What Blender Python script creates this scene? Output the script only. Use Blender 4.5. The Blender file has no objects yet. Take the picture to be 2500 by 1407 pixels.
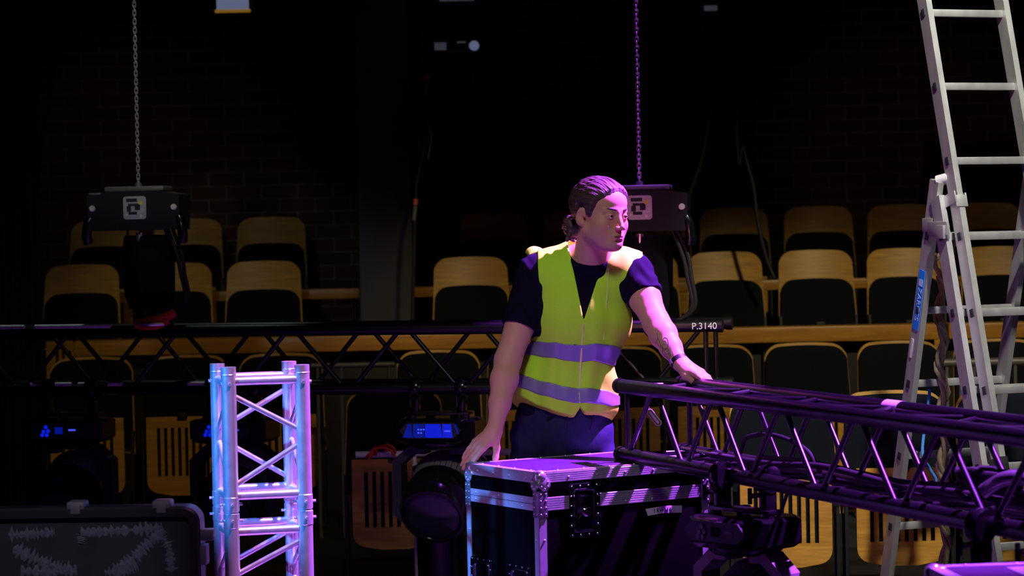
import bpy, bmesh, math, random
import numpy as np
from mathutils import Vector, Matrix, Euler

random.seed(11)
rng = np.random.default_rng(5)
SC = bpy.context.scene
COL = SC.collection
R = math.radians

# ------------------------------------------------------------------ camera
F, CX, CY = 6200.0, 1250.0, 703.5          # focal length in pixels of the 2500 x 1407 frame
CAM = Vector((0, 0, 1.58))
PITCH, ROLL = math.atan(148.5 / F), R(1.15)
_f = Vector((0, math.cos(PITCH), -math.sin(PITCH)))
_u0 = Vector((0, math.sin(PITCH), math.cos(PITCH)))
_r0 = Vector((1, 0, 0))
_r = _r0 * math.cos(ROLL) - _u0 * math.sin(ROLL)
_u = _u0 * math.cos(ROLL) + _r0 * math.sin(ROLL)
cd = bpy.data.cameras.new('camera')
cd.sensor_fit = 'HORIZONTAL'; cd.sensor_width = 36.0; cd.lens = F / 2500 * 36
cd.clip_start = 0.1; cd.clip_end = 100
cd.dof.use_dof = True; cd.dof.focus_distance = 8.9; cd.dof.aperture_fstop = 4.5
cam = bpy.data.objects.new('camera', cd)
m = Matrix((_r, _u, -_f)).transposed().to_4x4(); m.translation = CAM
cam.matrix_world = m
COL.objects.link(cam); SC.camera = cam


def W(px, py, d):
    """Point that the photograph shows at pixel (px, py), d metres down the view axis."""
    return CAM + _f * d + _r * ((px - CX) / F * d) + _u * ((CY - py) / F * d)


# ------------------------------------------------------------------ light
SC.view_settings.view_transform = 'Standard'
SC.view_settings.look = 'None'
SC.view_settings.gamma = 1
SC.view_settings.exposure = 0.0
SC.view_settings.use_curve_mapping = False
wd = bpy.data.worlds.new('world'); SC.world = wd
wd.use_nodes = True
wd.node_tree.nodes['Background'].inputs[0].default_value = (0.35, 0.4, 0.55, 1)
wd.node_tree.nodes['Background'].inputs[1].default_value = 0.0015


def spot(name, pos, aim, power, col, cone, blend=0.4, radius=0.06):
    l = bpy.data.lights.new(name, 'SPOT'); l.energy = power; l.color = col
    l.spot_size = R(cone); l.spot_blend = blend; l.shadow_soft_size = radius
    o = bpy.data.objects.new(name, l); COL.objects.link(o)
    o.location = pos
    o.rotation_euler = (Vector(aim) - Vector(pos)).to_track_quat('-Z', 'Y').to_euler()
    return o


def area(name, pos, aim, power, col, size):
    l = bpy.data.lights.new(name, 'AREA'); l.energy = power; l.color = col
    l.shape = 'DISK'; l.size = size
    o = bpy.data.objects.new(name, l); COL.objects.link(o)
    o.location = pos
    o.rotation_euler = (Vector(aim) - Vector(pos)).to_track_quat('-Z', 'Y').to_euler()
    return o


MAG = (0.60, 0.10, 1.40)
spot('magenta_spot', (2.8, 9.5, 5.3), (0.12, 8.82, 1.05), 15000, MAG, 20.5, 0.15, 0.05)
spot('magenta_spot_truss', (3.0, 7.2, 5.4), (1.2, 7.05, 0.9), 7600, MAG, 30, 0.3, 0.04)
spot('chain_fill', (1.15, 9.88, 6.8), (0.47, 9.98, 2.6), 4000, MAG, 8, 0.5, 0.05)  # unseen spot added to tint the right chain
spot('magenta_spot_tower', (0.9, 6.9, 5.2), (-0.85, 8.15, 0.8), 2500, (1.0, 0.40, 1.0), 14, 0.4, 0.06)
spot('blue_spot', (-4.2, 5.6, 3.2), (-0.88, 8.2, 0.9), 4600, (0.06, 0.26, 1.0), 8.0, 0.5, 0.08)
spot('blue_spot_case', (-2.6, 4.4, 3.0), (0.20, 8.7, 0.45), 22, (0.25, 0.16, 1.0), 9, 0.5, 0.1)
spot('lid_fill', (-1.2, 3.5, 4.2), (-1.35, 7.6, 0.6), 310, (0.85, 0.70, 1.0), 9, 0.6, 0.15)  # added, no visible source: brightens the open lid
spot('violet_spot_ladder', (-1.6, 4.2, 3.6), (1.5, 9.5, 1.25), 170, (0.45, 0.38, 1.0), 10, 0.5, 0.08)
spot('front_fill', (-0.3, 4.4, 4.9), (0.1, 9.0, 1.1), 370, (1.0, 0.92, 0.88), 19, 0.8, 0.4)  # unseen fill added from the front for person and case
spot('warm_spot_ladder', (1.95, 7.0, 4.7), (1.72, 9.45, 1.75), 850, (1.0, 0.97, 0.88), 29, 0.3, 0.1)
spot('warm_spot_seats', (3.2, 6.2, 5.6), (1.9, 14.3, 0.3), 1000, (1.0, 0.84, 0.50), 23, 0.9, 0.15)
spot('warm_spot_stalls', (-0.2, 6.2, 6.0), (-1.5, 13.6, 0.3), 235, (1.0, 0.80, 0.45), 25, 0.8, 0.15)
spot('seats_fill', (1.0, 6.2, 6.0), (-0.15, 14.2, 0.75), 620, (1.0, 0.82, 0.48), 14, 0.8, 0.15)  # extra unseen spot, put in to lift the middle seats
spot('wall_fill', (2.0, 10.0, 5.5), (2.7, 17.0, 1.6), 40, (1.0, 0.75, 0.45), 20, 1.0, 0.2)  # added without a visible source, lifts the lower bricks
spot('wall_fill_left', (-1.5, 10.0, 5.5), (-2.5, 17.0, 1.6), 40, (1.0, 0.8, 0.5), 20, 1.0, 0.2)  # its unseen pair, added for the bricks at left
spot('rig_fill', (-1.4, 11.6, 5.2), (-1.6, 10.45, 1.1), 110, (0.85, 1.0, 0.95), 22, 0.5, 0.1)  # unseen, added to put rim highlights on the back truss
spot('hoist_fill', (-1.3, 4.0, 3.2), (-1.5, 10.3, 2.12), 150, (0.85, 0.95, 1.0), 10, 0.5, 0.1)  # added fill with no seen source for the left hoist and chain
spot('cold_spot_pillar', (-3.2, 10.5, 4.5), (-0.75, 14.6, 1.2), 30, (0.35, 0.6, 1.0), 6, 0.8, 0.1)
spot('cold_spot_drape', (-1.4, 8.0, 4.8), (-2.6, 13.2, 1.3), 14, (0.3, 0.5, 1.0), 12, 0.8, 0.1)


# ------------------------------------------------------------------ materials
def mat(name, col, rough=0.5, metal=0.0, var=0.12, scale=18.0, bump=0.0, spec=0.5, rvar=0.0,
        emit=None, estr=0.0, attr=None, sheen=0.0, sss=0.0, streak=None):
    mt = bpy.data.materials.new(name); mt.use_nodes = True
    nt = mt.node_tree; N = nt.nodes; L = nt.links
    b = N['Principled BSDF']
    tc = N.new('ShaderNodeTexCoord')
    src = tc.outputs['Object']
    if streak:
        mp = N.new('ShaderNodeMapping'); mp.inputs['Scale'].default_value = streak
        L.new(src, mp.inputs[0]); src = mp.outputs[0]
    nz = N.new('ShaderNodeTexNoise'); nz.inputs['Scale'].default_value = scale
    nz.inputs['Detail'].default_value = 5
    L.new(src, nz.inputs['Vector'])
    mr = N.new('ShaderNodeMapRange')
    mr.inputs[3].default_value = 1 - var; mr.inputs[4].default_value = 1 + var
    L.new(nz.outputs[0], mr.inputs[0])
    mx = N.new('ShaderNodeVectorMath'); mx.operation = 'SCALE'
    if attr:
        at = N.new('ShaderNodeAttribute'); at.attribute_name = attr
        L.new(at.outputs['Color'], mx.inputs[0])
    else:
        mx.inputs[0].default_value = col[:3]
    L.new(mr.outputs[0], mx.inputs['Scale'])
    L.new(mx.outputs[0], b.inputs['Base Color'])
    b.inputs['Roughness'].default_value = rough
    b.inputs['Metallic'].default_value = metal
    b.inputs['Specular IOR Level'].default_value = spec
    if rvar:
        m2 = N.new('ShaderNodeMapRange')
        m2.inputs[3].default_value = max(0.02, rough - rvar); m2.inputs[4].default_value = min(1, rough + rvar)
        L.new(nz.outputs[0], m2.inputs[0]); L.new(m2.outputs[0], b.inputs['Roughness'])
    if bump:
        bp = N.new('ShaderNodeBump'); bp.inputs['Strength'].default_value = bump
        bp.inputs['Distance'].default_value = 0.004
        L.new(nz.outputs[0], bp.inputs['Height']); L.new(bp.outputs[0], b.inputs['Normal'])
    if emit:
        b.inputs['Emission Color'].default_value = (*emit, 1); b.inputs['Emission Strength'].default_value = estr
    if sheen:
        b.inputs['Sheen Weight'].default_value = sheen
    if sss:
        b.inputs['Subsurface Weight'].default_value = sss
        b.inputs['Subsurface Radius'].default_value = (0.012, 0.005, 0.003)
    return mt


def wood_mat(name, col, rough=0.35):
    mt = bpy.data.materials.new(name); mt.use_nodes = True
    nt = mt.node_tree; N = nt.nodes; L = nt.links; b = N['Principled BSDF']
    tc = N.new('ShaderNodeTexCoord'); oi = N.new('ShaderNodeObjectInfo')
    ad = N.new('ShaderNodeVectorMath'); ad.operation = 'ADD'
    L.new(tc.outputs['Object'], ad.inputs[0]); L.new(oi.outputs['Location'], ad.inputs[1])
    mp = N.new('ShaderNodeMapping'); mp.inputs['Scale'].default_value = (2.0, 6, 22)
    L.new(ad.outputs[0], mp.inputs[0])
    nz = N.new('ShaderNodeTexNoise'); nz.inputs['Scale'].default_value = 2.5
    nz.inputs['Detail'].default_value = 8; nz.inputs['Distortion'].default_value = 0.6
    L.new(mp.outputs[0], nz.inputs['Vector'])
    cr = N.new('ShaderNodeValToRGB')
    cr.color_ramp.elements[0].position = 0.3; cr.color_ramp.elements[1].position = 0.72
    cr.color_ramp.elements[0].color = (col[0] * .72, col[1] * .68, col[2] * .6, 1)
    cr.color_ramp.elements[1].color = (col[0] * 1.15, col[1] * 1.15, col[2] * 1.15, 1)
    L.new(nz.outputs[0], cr.inputs[0]); L.new(cr.outputs[0], b.inputs['Base Color'])
    b.inputs['Roughness'].default_value = rough
    b.inputs['Specular IOR Level'].default_value = 0.35
    return mt


M = {}
M['alu'] = mat('brushed_aluminium', (0.78, 0.78, 0.80), 0.30, 0.82, 0.10, 40, rvar=0.08)
M['alu_case'] = mat('case_aluminium', (0.55, 0.55, 0.58), 0.38, 0.6, 0.15, 60, rvar=0.1)
M['alu_lad'] = mat('ladder_aluminium', (0.62, 0.62, 0.60), 0.48, 0.65, 0.18, 30, rvar=0.1, streak=(1, 1, .3))
M['alu_dark'] = mat('dull_steel', (0.38, 0.38, 0.40), 0.4, 0.9, 0.2, 40)
M['chrome'] = mat('chrome', (0.75, 0.75, 0.78), 0.24, 0.8, 0.05, 20)
M['rivet'] = mat('rivet_steel', (0.85, 0.85, 0.88), 0.2, 1.0, 0.05, 20)
M['blk'] = mat('black_powder_coat', (0.005, 0.005, 0.006), 0.31, 0.0, 0.25, 60, rvar=0.03, spec=0.7)
M['blk_gloss'] = mat('black_gloss_plastic', (0.006, 0.006, 0.007), 0.18, 0.0, 0.2, 30)
M['blk_matt'] = mat('black_matt_cloth', (0.008, 0.008, 0.010), 0.85, 0.0, 0.3, 60, bump=0.2, spec=0.2)
M['blk_mid'] = mat('dark_grey_plastic', (0.018, 0.019, 0.023), 0.42, 0.0, 0.2, 40)
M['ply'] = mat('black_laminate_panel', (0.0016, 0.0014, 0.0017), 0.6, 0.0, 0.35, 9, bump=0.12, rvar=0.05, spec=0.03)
M['latch'] = mat('polished_latch_steel', (0.55, 0.55, 0.58), 0.15, 1.0, 0.05, 20)
M['chain'] = mat('galvanised_chain', (0.62, 0.62, 0.64), 0.35, 0.7, 0.15, 60)
M['hoist'] = mat('hoist_paint', (0.013, 0.015, 0.018), 0.55, 0.0, 0.15, 30, spec=0.2)
M['ply_lit'] = mat('scuffed_laminate_lit_violet', (0.042, 0.009, 0.066), 0.45, 0.0, 0.3, 9, bump=0.12, rvar=0.1, spec=0.5)  # violet light on the case top put into the laminate colour
M['rubber'] = mat('black_rubber', (0.012, 0.012, 0.012), 0.7, 0.0, 0.2, 50)
M['grey'] = mat('grey_paint', (0.16, 0.16, 0.165), 0.45, 0.2, 0.15, 30)
M['yoke'] = mat('grey_yoke_paint', (0.20, 0.19, 0.18), 0.5, 0.0, 0.15, 30)
M['pad'] = mat('seat_upholstery', (0.008, 0.010, 0.014), 0.9, 0.0, 0.35, 160, bump=0.25, spec=0.06)
M['frame'] = mat('seat_frame_steel', (0.02, 0.02, 0.022), 0.5, 0.3, 0.2, 30)
M['wood'] = wood_mat('beech_plywood', (0.60, 0.33, 0.065), 0.42)
M['ledge'] = wood_mat('ledge_timber', (0.55, 0.26, 0.05), 0.32)
M['dirty_wood'] = wood_mat('slatted_plywood', (0.66, 0.33, 0.05), 0.45)
M['floor'] = mat('black_stage_floor', (0.009, 0.009, 0.0095), 0.6, 0.0, 0.35, 5, bump=0.1)
M['riser'] = mat('dark_riser_paint', (0.012, 0.012, 0.013), 0.7, 0.0, 0.3, 6)
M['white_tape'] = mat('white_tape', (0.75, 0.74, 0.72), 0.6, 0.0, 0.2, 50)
M['ink'] = mat('black_ink', (0.02, 0.02, 0.03), 0.7, 0.0, 0.1, 40)
M['white_ink'] = mat('white_print', (0.8, 0.8, 0.8), 0.6, 0.0, 0.1, 40)
M['sticker'] = mat('blue_sticker', (0.02, 0.26, 0.85), 0.45, 0.0, 0.1, 40)
M['sticker_ink'] = mat('pale_blue_print', (0.45, 0.62, 0.90), 0.5, 0.0, 0.1, 40)
M['yellow'] = mat('yellow_sticker', (0.75, 0.72, 0.06), 0.6, 0.0, 0.1, 40)
M['red'] = mat('red_webbing', (0.75, 0.06, 0.03), 0.75, 0.0, 0.25, 60, bump=0.2)
M['red_cap'] = mat('red_tape', (0.65, 0.10, 0.09), 0.6, 0.0, 0.1, 40)
M['blue_rope'] = mat('blue_cord', (0.05, 0.22, 0.62), 0.7, 0.0, 0.2, 90)
M['rope'] = mat('hemp_rope', (0.36, 0.29, 0.15), 0.9, 0.0, 0.45, 45, bump=0.5)
M['plate'] = mat('rating_plate', (0.48, 0.51, 0.52), 0.45, 0.3, 0.15, 40)
M['clear'] = mat('clear_plastic_tag', (0.55, 0.48, 0.60), 0.25, 0.0, 0.15, 30)
M['glue'] = mat('dried_glue', (0.10, 0.105, 0.13), 0.75, 0.0, 0.5, 70, bump=0.8)
M['board'] = mat('scuffed_lid_board', (0.022, 0.022, 0.026), 0.62, 0.0, 0.5, 14, rvar=0.15)
M['curtain'] = mat('dark_drape', (0.012, 0.013, 0.017), 0.95, 0.0, 0.3, 40, spec=0.1)
M['pillar'] = mat('pillar_paint', (0.05, 0.052, 0.06), 0.7, 0.0, 0.25, 8)
M['screen'] = mat('blue_screen', (0.005, 0.01, 0.05), 0.25, 0, 0.05, 20, emit=(0.004, 0.02, 1.0), estr=0.62)
M['screen_dim'] = mat('blue_screen_dim', (0.005, 0.01, 0.05), 0.25, 0, 0.05, 20, emit=(0.004, 0.03, 1.0), estr=0.22)
M['screen_ink'] = mat('screen_text', (0.05, 0.1, 0.4), 0.3, 0, 0.05, 20, emit=(0.06, 0.10, 1.0), estr=0.75)
M['lens'] = mat('lens_glass', (0.02, 0.02, 0.03), 0.08, 0.0, 0.05, 20, spec=0.8)
M['lamp_cool'] = mat('cool_lamp_glow', (0.3, 0.33, 0.4), 0.4, 0, 0.2, 20, emit=(0.30, 0.36, 0.62), estr=0.30)
M['lamp_grey'] = mat('grey_lamp_glow', (0.3, 0.33, 0.4), 0.4, 0, 0.2, 20, emit=(0.25, 0.28, 0.36), estr=0.10)
M['lamp_amber'] = mat('amber_gel_glow', (0.4, 0.25, 0.05), 0.4, 0, 0.3, 60, emit=(0.55, 0.28, 0.03), estr=0.28)


def brick_mat():
    mt = bpy.data.materials.new('old_brick'); mt.use_nodes = True
    nt = mt.node_tree; N = nt.nodes; L = nt.links; b = N['Principled BSDF']
    tc = N.new('ShaderNodeTexCoord')
    mp = N.new('ShaderNodeMapping'); mp.inputs['Rotation'].default_value = (R(90), 0, 0)
    L.new(tc.outputs['Object'], mp.inputs[0])
    br = N.new('ShaderNodeTexBrick')
    br.inputs['Scale'].default_value = 1; br.inputs['Brick Width'].default_value = 0.235
    br.inputs['Row Height'].default_value = 0.09; br.inputs['Mortar Size'].default_value = 0.007
    br.inputs['Mortar Smooth'].default_value = 0.3; br.inputs['Bias'].default_value = 0
    br.inputs['Color1'].default_value = (0.10, 0.042, 0.022, 1)
    br.inputs['Color2'].default_value = (0.055, 0.030, 0.018, 1)
    br.inputs['Mortar'].default_value = (0.16, 0.14, 0.11, 1)
    L.new(mp.outputs[0], br.inputs['Vector'])
    nz = N.new('ShaderNodeTexNoise'); nz.inputs['Scale'].default_value = 3; nz.inputs['Detail'].default_value = 8
    L.new(mp.outputs[0], nz.inputs['Vector'])
    mr = N.new('ShaderNodeMapRange'); mr.inputs[3].default_value = 0.35; mr.inputs[4].default_value = 1.5
    L.new(nz.outputs[0], mr.inputs[0])
    mx = N.new('ShaderNodeVectorMath'); mx.operation = 'SCALE'
    L.new(br.outputs['Color'], mx.inputs[0]); L.new(mr.outputs[0], mx.inputs['Scale'])
    L.new(mx.outputs[0], b.inputs['Base Color'])
    b.inputs['Roughness'].default_value = 0.9
    bp = N.new('ShaderNodeBump'); bp.inputs['Strength'].default_value = 0.5; bp.inputs['Distance'].default_value = 0.01
    bp.invert = True
    L.new(br.outputs['Fac'], bp.inputs['Height']); L.new(bp.outputs[0], b.inputs['Normal'])
    return mt


M['brick'] = brick_mat()


# ------------------------------------------------------------------ mesh builder
def frame(z, x=None):
    """3x3 rotation whose columns are an orthonormal frame with the given z axis."""
    z = Vector(z).normalized()
    x = Vector(x) if x is not None else (Vector((1, 0, 0)) if abs(z.x) < 0.9 else Vector((0, 1, 0)))
    x = (x - z * x.dot(z)).normalized()
    return Matrix((x, z.cross(x), z)).transposed()


class MB:
    def __init__(self):
        self.bm = bmesh.new()

    def ring(self, pts):
        return [self.bm.verts.new(p) for p in pts]

    def skin_rings(self, rings, closed=True, cap=True):
        bm = self.bm
        for a, b in zip(rings[:-1], rings[1:]):
            n = len(a)
            for i in range(n if closed else n - 1):
                j = (i + 1) % n
                try:
                    bm.faces.new((a[i], a[j], b[j], b[i]))
                except ValueError:
                    pass
        if cap and closed:
            try:
                bm.faces.new(list(reversed(rings[0]))); bm.faces.new(rings[-1])
            except ValueError:
                pass
        return self

    def box(self, c, s, rot=None, bevel=0.0, seg=2):
        bm = self.bm
        rot = rot or Matrix.Identity(3)
        c = Vector(c)
        vs = [bm.verts.new(c + rot @ Vector((x * s[0] / 2, y * s[1] / 2, z * s[2] / 2)))
              for x in (-1, 1) for y in (-1, 1) for z in (-1, 1)]
        fs = [(0, 1, 3, 2), (4, 6, 7, 5), (0, 4, 5, 1), (2, 3, 7, 6), (0, 2, 6, 4), (1, 5, 7, 3)]
        faces = [bm.faces.new([vs[i] for i in f]) for f in fs]
        if bevel > 0:
            es = list({e for f in faces for e in f.edges})
            bmesh.ops.bevel(bm, geom=es, offset=bevel, segments=seg, affect='EDGES', profile=0.6)
        return self

    def tube(self, a, b, r, n=14, r1=None, cap=True):
        a, b = Vector(a), Vector(b)
        fr = frame(b - a)
        r1 = r if r1 is None else r1
        cs = [(math.cos(2 * math.pi * i / n), math.sin(2 * math.pi * i / n)) for i in range(n)]
        r0_ = self.ring([a + fr @ Vector((c * r, s * r, 0)) for c, s in cs])
        r1_ = self.ring([b + fr @ Vector((c * r1, s * r1, 0)) for c, s in cs])
        return self.skin_rings([r0_, r1_], cap=cap)

    def path(self, pts, r, n=8, closed=False, rs=None):
        pts = [Vector(p) for p in pts]
        rings = []
        m_ = len(pts)
        fr = None
        for i, p in enumerate(pts):
            t = (pts[(i + 1) % m_] - pts[i - 1]) if (closed or 0 < i < m_ - 1) else (pts[1] - pts[0] if i == 0 else pts[-1] - pts[-2])
            if t.length < 1e-9:
                t = Vector((0, 0, 1))
            fr = frame(t, fr.col[0] if fr is not None else None)
            rr = rs[i] if rs else r
            rings.append(self.ring([p + fr @ Vector((math.cos(2 * math.pi * k / n) * rr, math.sin(2 * math.pi * k / n) * rr, 0)) for k in range(n)]))
        if closed:
            rings.append(rings[0])
            return self.skin_rings(rings, cap=False)
        return self.skin_rings(rings)

    def lathe(self, prof, c, rot=None, n=24):
        rot = rot or Matrix.Identity(3); c = Vector(c)
        rings = [self.ring([c + rot @ Vector((r * math.cos(2 * math.pi * k / n), r * math.sin(2 * math.pi * k / n), z)) for k in range(n)]) for r, z in prof]
        return self.skin_rings(rings)

    def sphere(self, c, r, rot=None, u=16, v=10):
        rot = rot or Matrix.Identity(3); c = Vector(c)
        if not hasattr(r, '__len__'):
            r = (r, r, r)
        rings = []
        for j in range(v + 1):
            th = math.pi * (0.02 + 0.96 * j / v)
            rings.append(self.ring([c + rot @ Vector((r[0] * math.sin(th) * math.cos(2 * math.pi * k / u),
                                                      r[1] * math.sin(th) * math.sin(2 * math.pi * k / u),
                                                      -r[2] * math.cos(th))) for k in range(u)]))
        return self.skin_rings(rings)

    def prism(self, outline, c, rot, depth):
        """2-D outline (counter-clockwise) in the frame's xy, extruded along its z by depth (centred)."""
        c = Vector(c)
        a = self.ring([c + rot @ Vector((x, y, -depth / 2)) for x, y in outline])
        b = self.ring([c + rot @ Vector((x, y, depth / 2)) for x, y in outline])
        return self.skin_rings([a, b])

    def build(self, name, material, parent=None, smooth=38, world=True, loc=None):
        """Links ONE mesh object. With a parent, world=True means the verts were given in world space."""
        bm = self.bm
        if parent is not None and world:
            root = parent
            while root.parent is not None:
                root = root.parent
            bm.transform(root.matrix_basis.inverted())
        bmesh.ops.recalc_face_normals(bm, faces=bm.faces)
        lim = R(smooth)
        for f in bm.faces:
            f.smooth = smooth > 0
        for e in bm.edges:
            if len(e.link_faces) == 2 and e.calc_face_angle(0) > lim:
                e.smooth = False
        me = bpy.data.meshes.new(name)
        bm.to_mesh(me); bm.free()
        o = bpy.data.objects.new(name, me); COL.objects.link(o)
        for mm in (material if isinstance(material, (list, tuple)) else [material]):
            me.materials.append(mm)
        if parent is not None:
            o.parent = parent
        return o


def thing(name, label, cat, loc=(0, 0, 0), rz=0.0, group=None):
    o = bpy.data.objects.new(name, None); COL.objects.link(o)
    o.empty_display_size = 0.1
    o.matrix_basis = Matrix.Translation(Vector(loc)) @ Matrix.Rotation(rz, 4, 'Z')
    return tag(o, label, cat, group)


def tag(o, label, cat, group=None, kind=None):
    o['label'] = label; o['category'] = cat
    if group: o['group'] = group
    if kind: o['kind'] = kind
    return o


def structure(o):
    o['kind'] = 'structure'
    return o


def origin_to_base(o):
    """Move a single-mesh thing's origin to the bottom centre of its mesh."""
    vs = [v.co for v in o.data.vertices]
    c = Vector(((min(v.x for v in vs) + max(v.x for v in vs)) / 2, (min(v.y for v in vs) + max(v.y for v in vs)) / 2, min(v.z for v in vs)))
    o.data.transform(Matrix.Translation(-c)); o.location = c
    return o


def dup(o, parent=None):
    c = o.copy(); COL.objects.link(c)
    if parent is not None: c.parent = parent
    for ch in list(o.children):
        dup(ch, c)
    return c


def text_mesh(txt, size, name='lettering'):
    cu = bpy.data.curves.new(name, 'FONT'); cu.body = txt; cu.size = size
    cu.align_x = 'CENTER'; cu.align_y = 'CENTER'; cu.extrude = 0.0006
    o = bpy.data.objects.new(name, cu)
    COL.objects.link(o)
    dg = bpy.context.evaluated_depsgraph_get()
    me = bpy.data.meshes.new_from_object(o.evaluated_get(dg))
    COL.objects.unlink(o); bpy.data.objects.remove(o)
    return me


def lettering(txt, size, mat4, material, parent, name='lettering'):
    """mat4: world matrix, x reading direction, y up, z out of the surface."""
    me = text_mesh(txt, size, name)
    root = parent
    while root.parent is not None:
        root = root.parent
    me.transform(root.matrix_basis.inverted() @ mat4)
    me.materials.clear(); me.materials.append(material)
    o = bpy.data.objects.new(name, me); COL.objects.link(o); o.parent = parent
    return o


def bez(p, n=24):
    """Catmull-Rom through the points."""
    p = [Vector(q) for q in p]
    p = [p[0] * 2 - p[1]] + p + [p[-1] * 2 - p[-2]]
    out = []
    for i in range(1, len(p) - 2):
        for k in range(n):
            t = k / n
            a, b, c, d = p[i - 1], p[i], p[i + 1], p[i + 2]
            out.append(0.5 * ((2 * b) + (c - a) * t + (2 * a - 5 * b + 4 * c - d) * t * t + (3 * b - a - 3 * c + d) * t ** 3))
    out.append(p[-2])
    return out


def rrect(w, h, r, n=5):
    pts = []
    for cx, cy, a0 in ((w / 2 - r, h / 2 - r, 0), (-w / 2 + r, h / 2 - r, 90), (-w / 2 + r, -h / 2 + r, 180), (w / 2 - r, -h / 2 + r, 270)):
        for k in range(n + 1):
            a = R(a0 + 90 * k / n)
            pts.append((cx + r * math.cos(a), cy + r * math.sin(a)))
    return pts

# ------------------------------------------------------------------ the room
structure(MB().box((0, 8, -0.05), (16, 20, 0.1)).build('floor', M['floor'], smooth=0))
structure(MB().box((0, 17.0, 3.4), (16, 0.3, 7.2)).build('wall_back', M['brick'], smooth=0))
structure(MB().box((0, 8, 7.05), (16, 20, 0.1)).build('ceiling', M['riser'], smooth=0))
for zt, y0, y1 in ((0.085, 12.25, 13.62), (0.54, 13.62, 15.12), (0.80, 15.12, 16.86)):
    structure(MB().box((0, (y0 + y1) / 2, zt / 2), (9.0, y1 - y0 - 0.002, zt)).build('seating_tier', M['riser'], smooth=0))
pc = W(945, 700, 14.62)
structure(MB().box((pc.x, pc.y, 0.54 + 3.2), (0.31, 0.16, 6.4), bevel=0.02).build('pillar', M['pillar']))

# drape at far left: a pleated cloth
mb = MB()
x0, x1 = W(-40, 700, 13.1).x, W(112, 700, 13.1).x
n = 90
pts = []
for i in range(n + 1):
    u = i / n
    pts.append((x0 + (x1 - x0) * u, 13.0 + 0.035 * math.sin(u * 44) + 0.02 * math.sin(u * 17 + 1)))
out = pts + [(x, y + 0.012) for x, y in reversed(pts)]
mb.prism(out, (0, 0, 0.085 + 2.3), Matrix.Identity(3), 4.6)
tag(origin_to_base(mb.build('stage_drape', M['curtain'], smooth=60)), 'dark pleated drape hanging at the far left edge', 'curtain')


# ------------------------------------------------------------------ theatre seats
def shell_mesh(mb, ztop, zbot, hw_top, hw_bot, rc, y0, thick, arch=0.015, cup=0.035, lean=0.22, puff=0.0):
    zs = [zbot + (ztop - rc - zbot) * i / 5 for i in range(6)] + [ztop - rc + rc * math.sin(R(90 * k / 8)) for k in range(1, 9)]
    nu = 17
    front, back = [], []
    for z in zs:
        hw = hw_bot + (hw_top - hw_bot) * (z - zbot) / (ztop - zbot)
        if z > ztop - rc:
            q = (z - (ztop - rc)) / rc
            hw = hw - rc + rc * math.sqrt(max(0.0, 1 - q * q)) + 0.002
        rf, rb = [], []
        for i in range(nu):
            u = -1 + 2 * i / (nu - 1)
            x = u * hw
            s = x / hw_bot
            y = y0 - cup * s * s + lean * (z - 0.45)
            zz = z - arch * s * s
            pf = puff * (1 - u ** 6) * min(1, (ztop - z) / 0.03 + 0.15)
            rf.append((x, y - thick / 2 - pf, zz)); rb.append((x, y + thick / 2, zz))
        front.append(mb.ring(rf)); back.append(mb.ring(rb))
    bm = mb.bm
    k = len(zs)
    for j in range(k - 1):
        for i in range(nu - 1):
            bm.faces.new((front[j][i], front[j][i + 1], front[j + 1][i + 1], front[j + 1][i]))
            bm.faces.new((back[j][i], back[j + 1][i], back[j + 1][i + 1], back[j][i + 1]))
        bm.faces.new((front[j][0], front[j + 1][0], back[j + 1][0], back[j][0]))
        bm.faces.new((front[j][-1], back[j][-1], back[j + 1][-1], front[j + 1][-1]))
    for i in range(nu - 1):
        bm.faces.new((front[0][i], back[0][i], back[0][i + 1], front[0][i + 1]))
        bm.faces.new((front[-1][i], front[-1][i + 1], back[-1][i + 1], back[-1][i]))
    return mb


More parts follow.
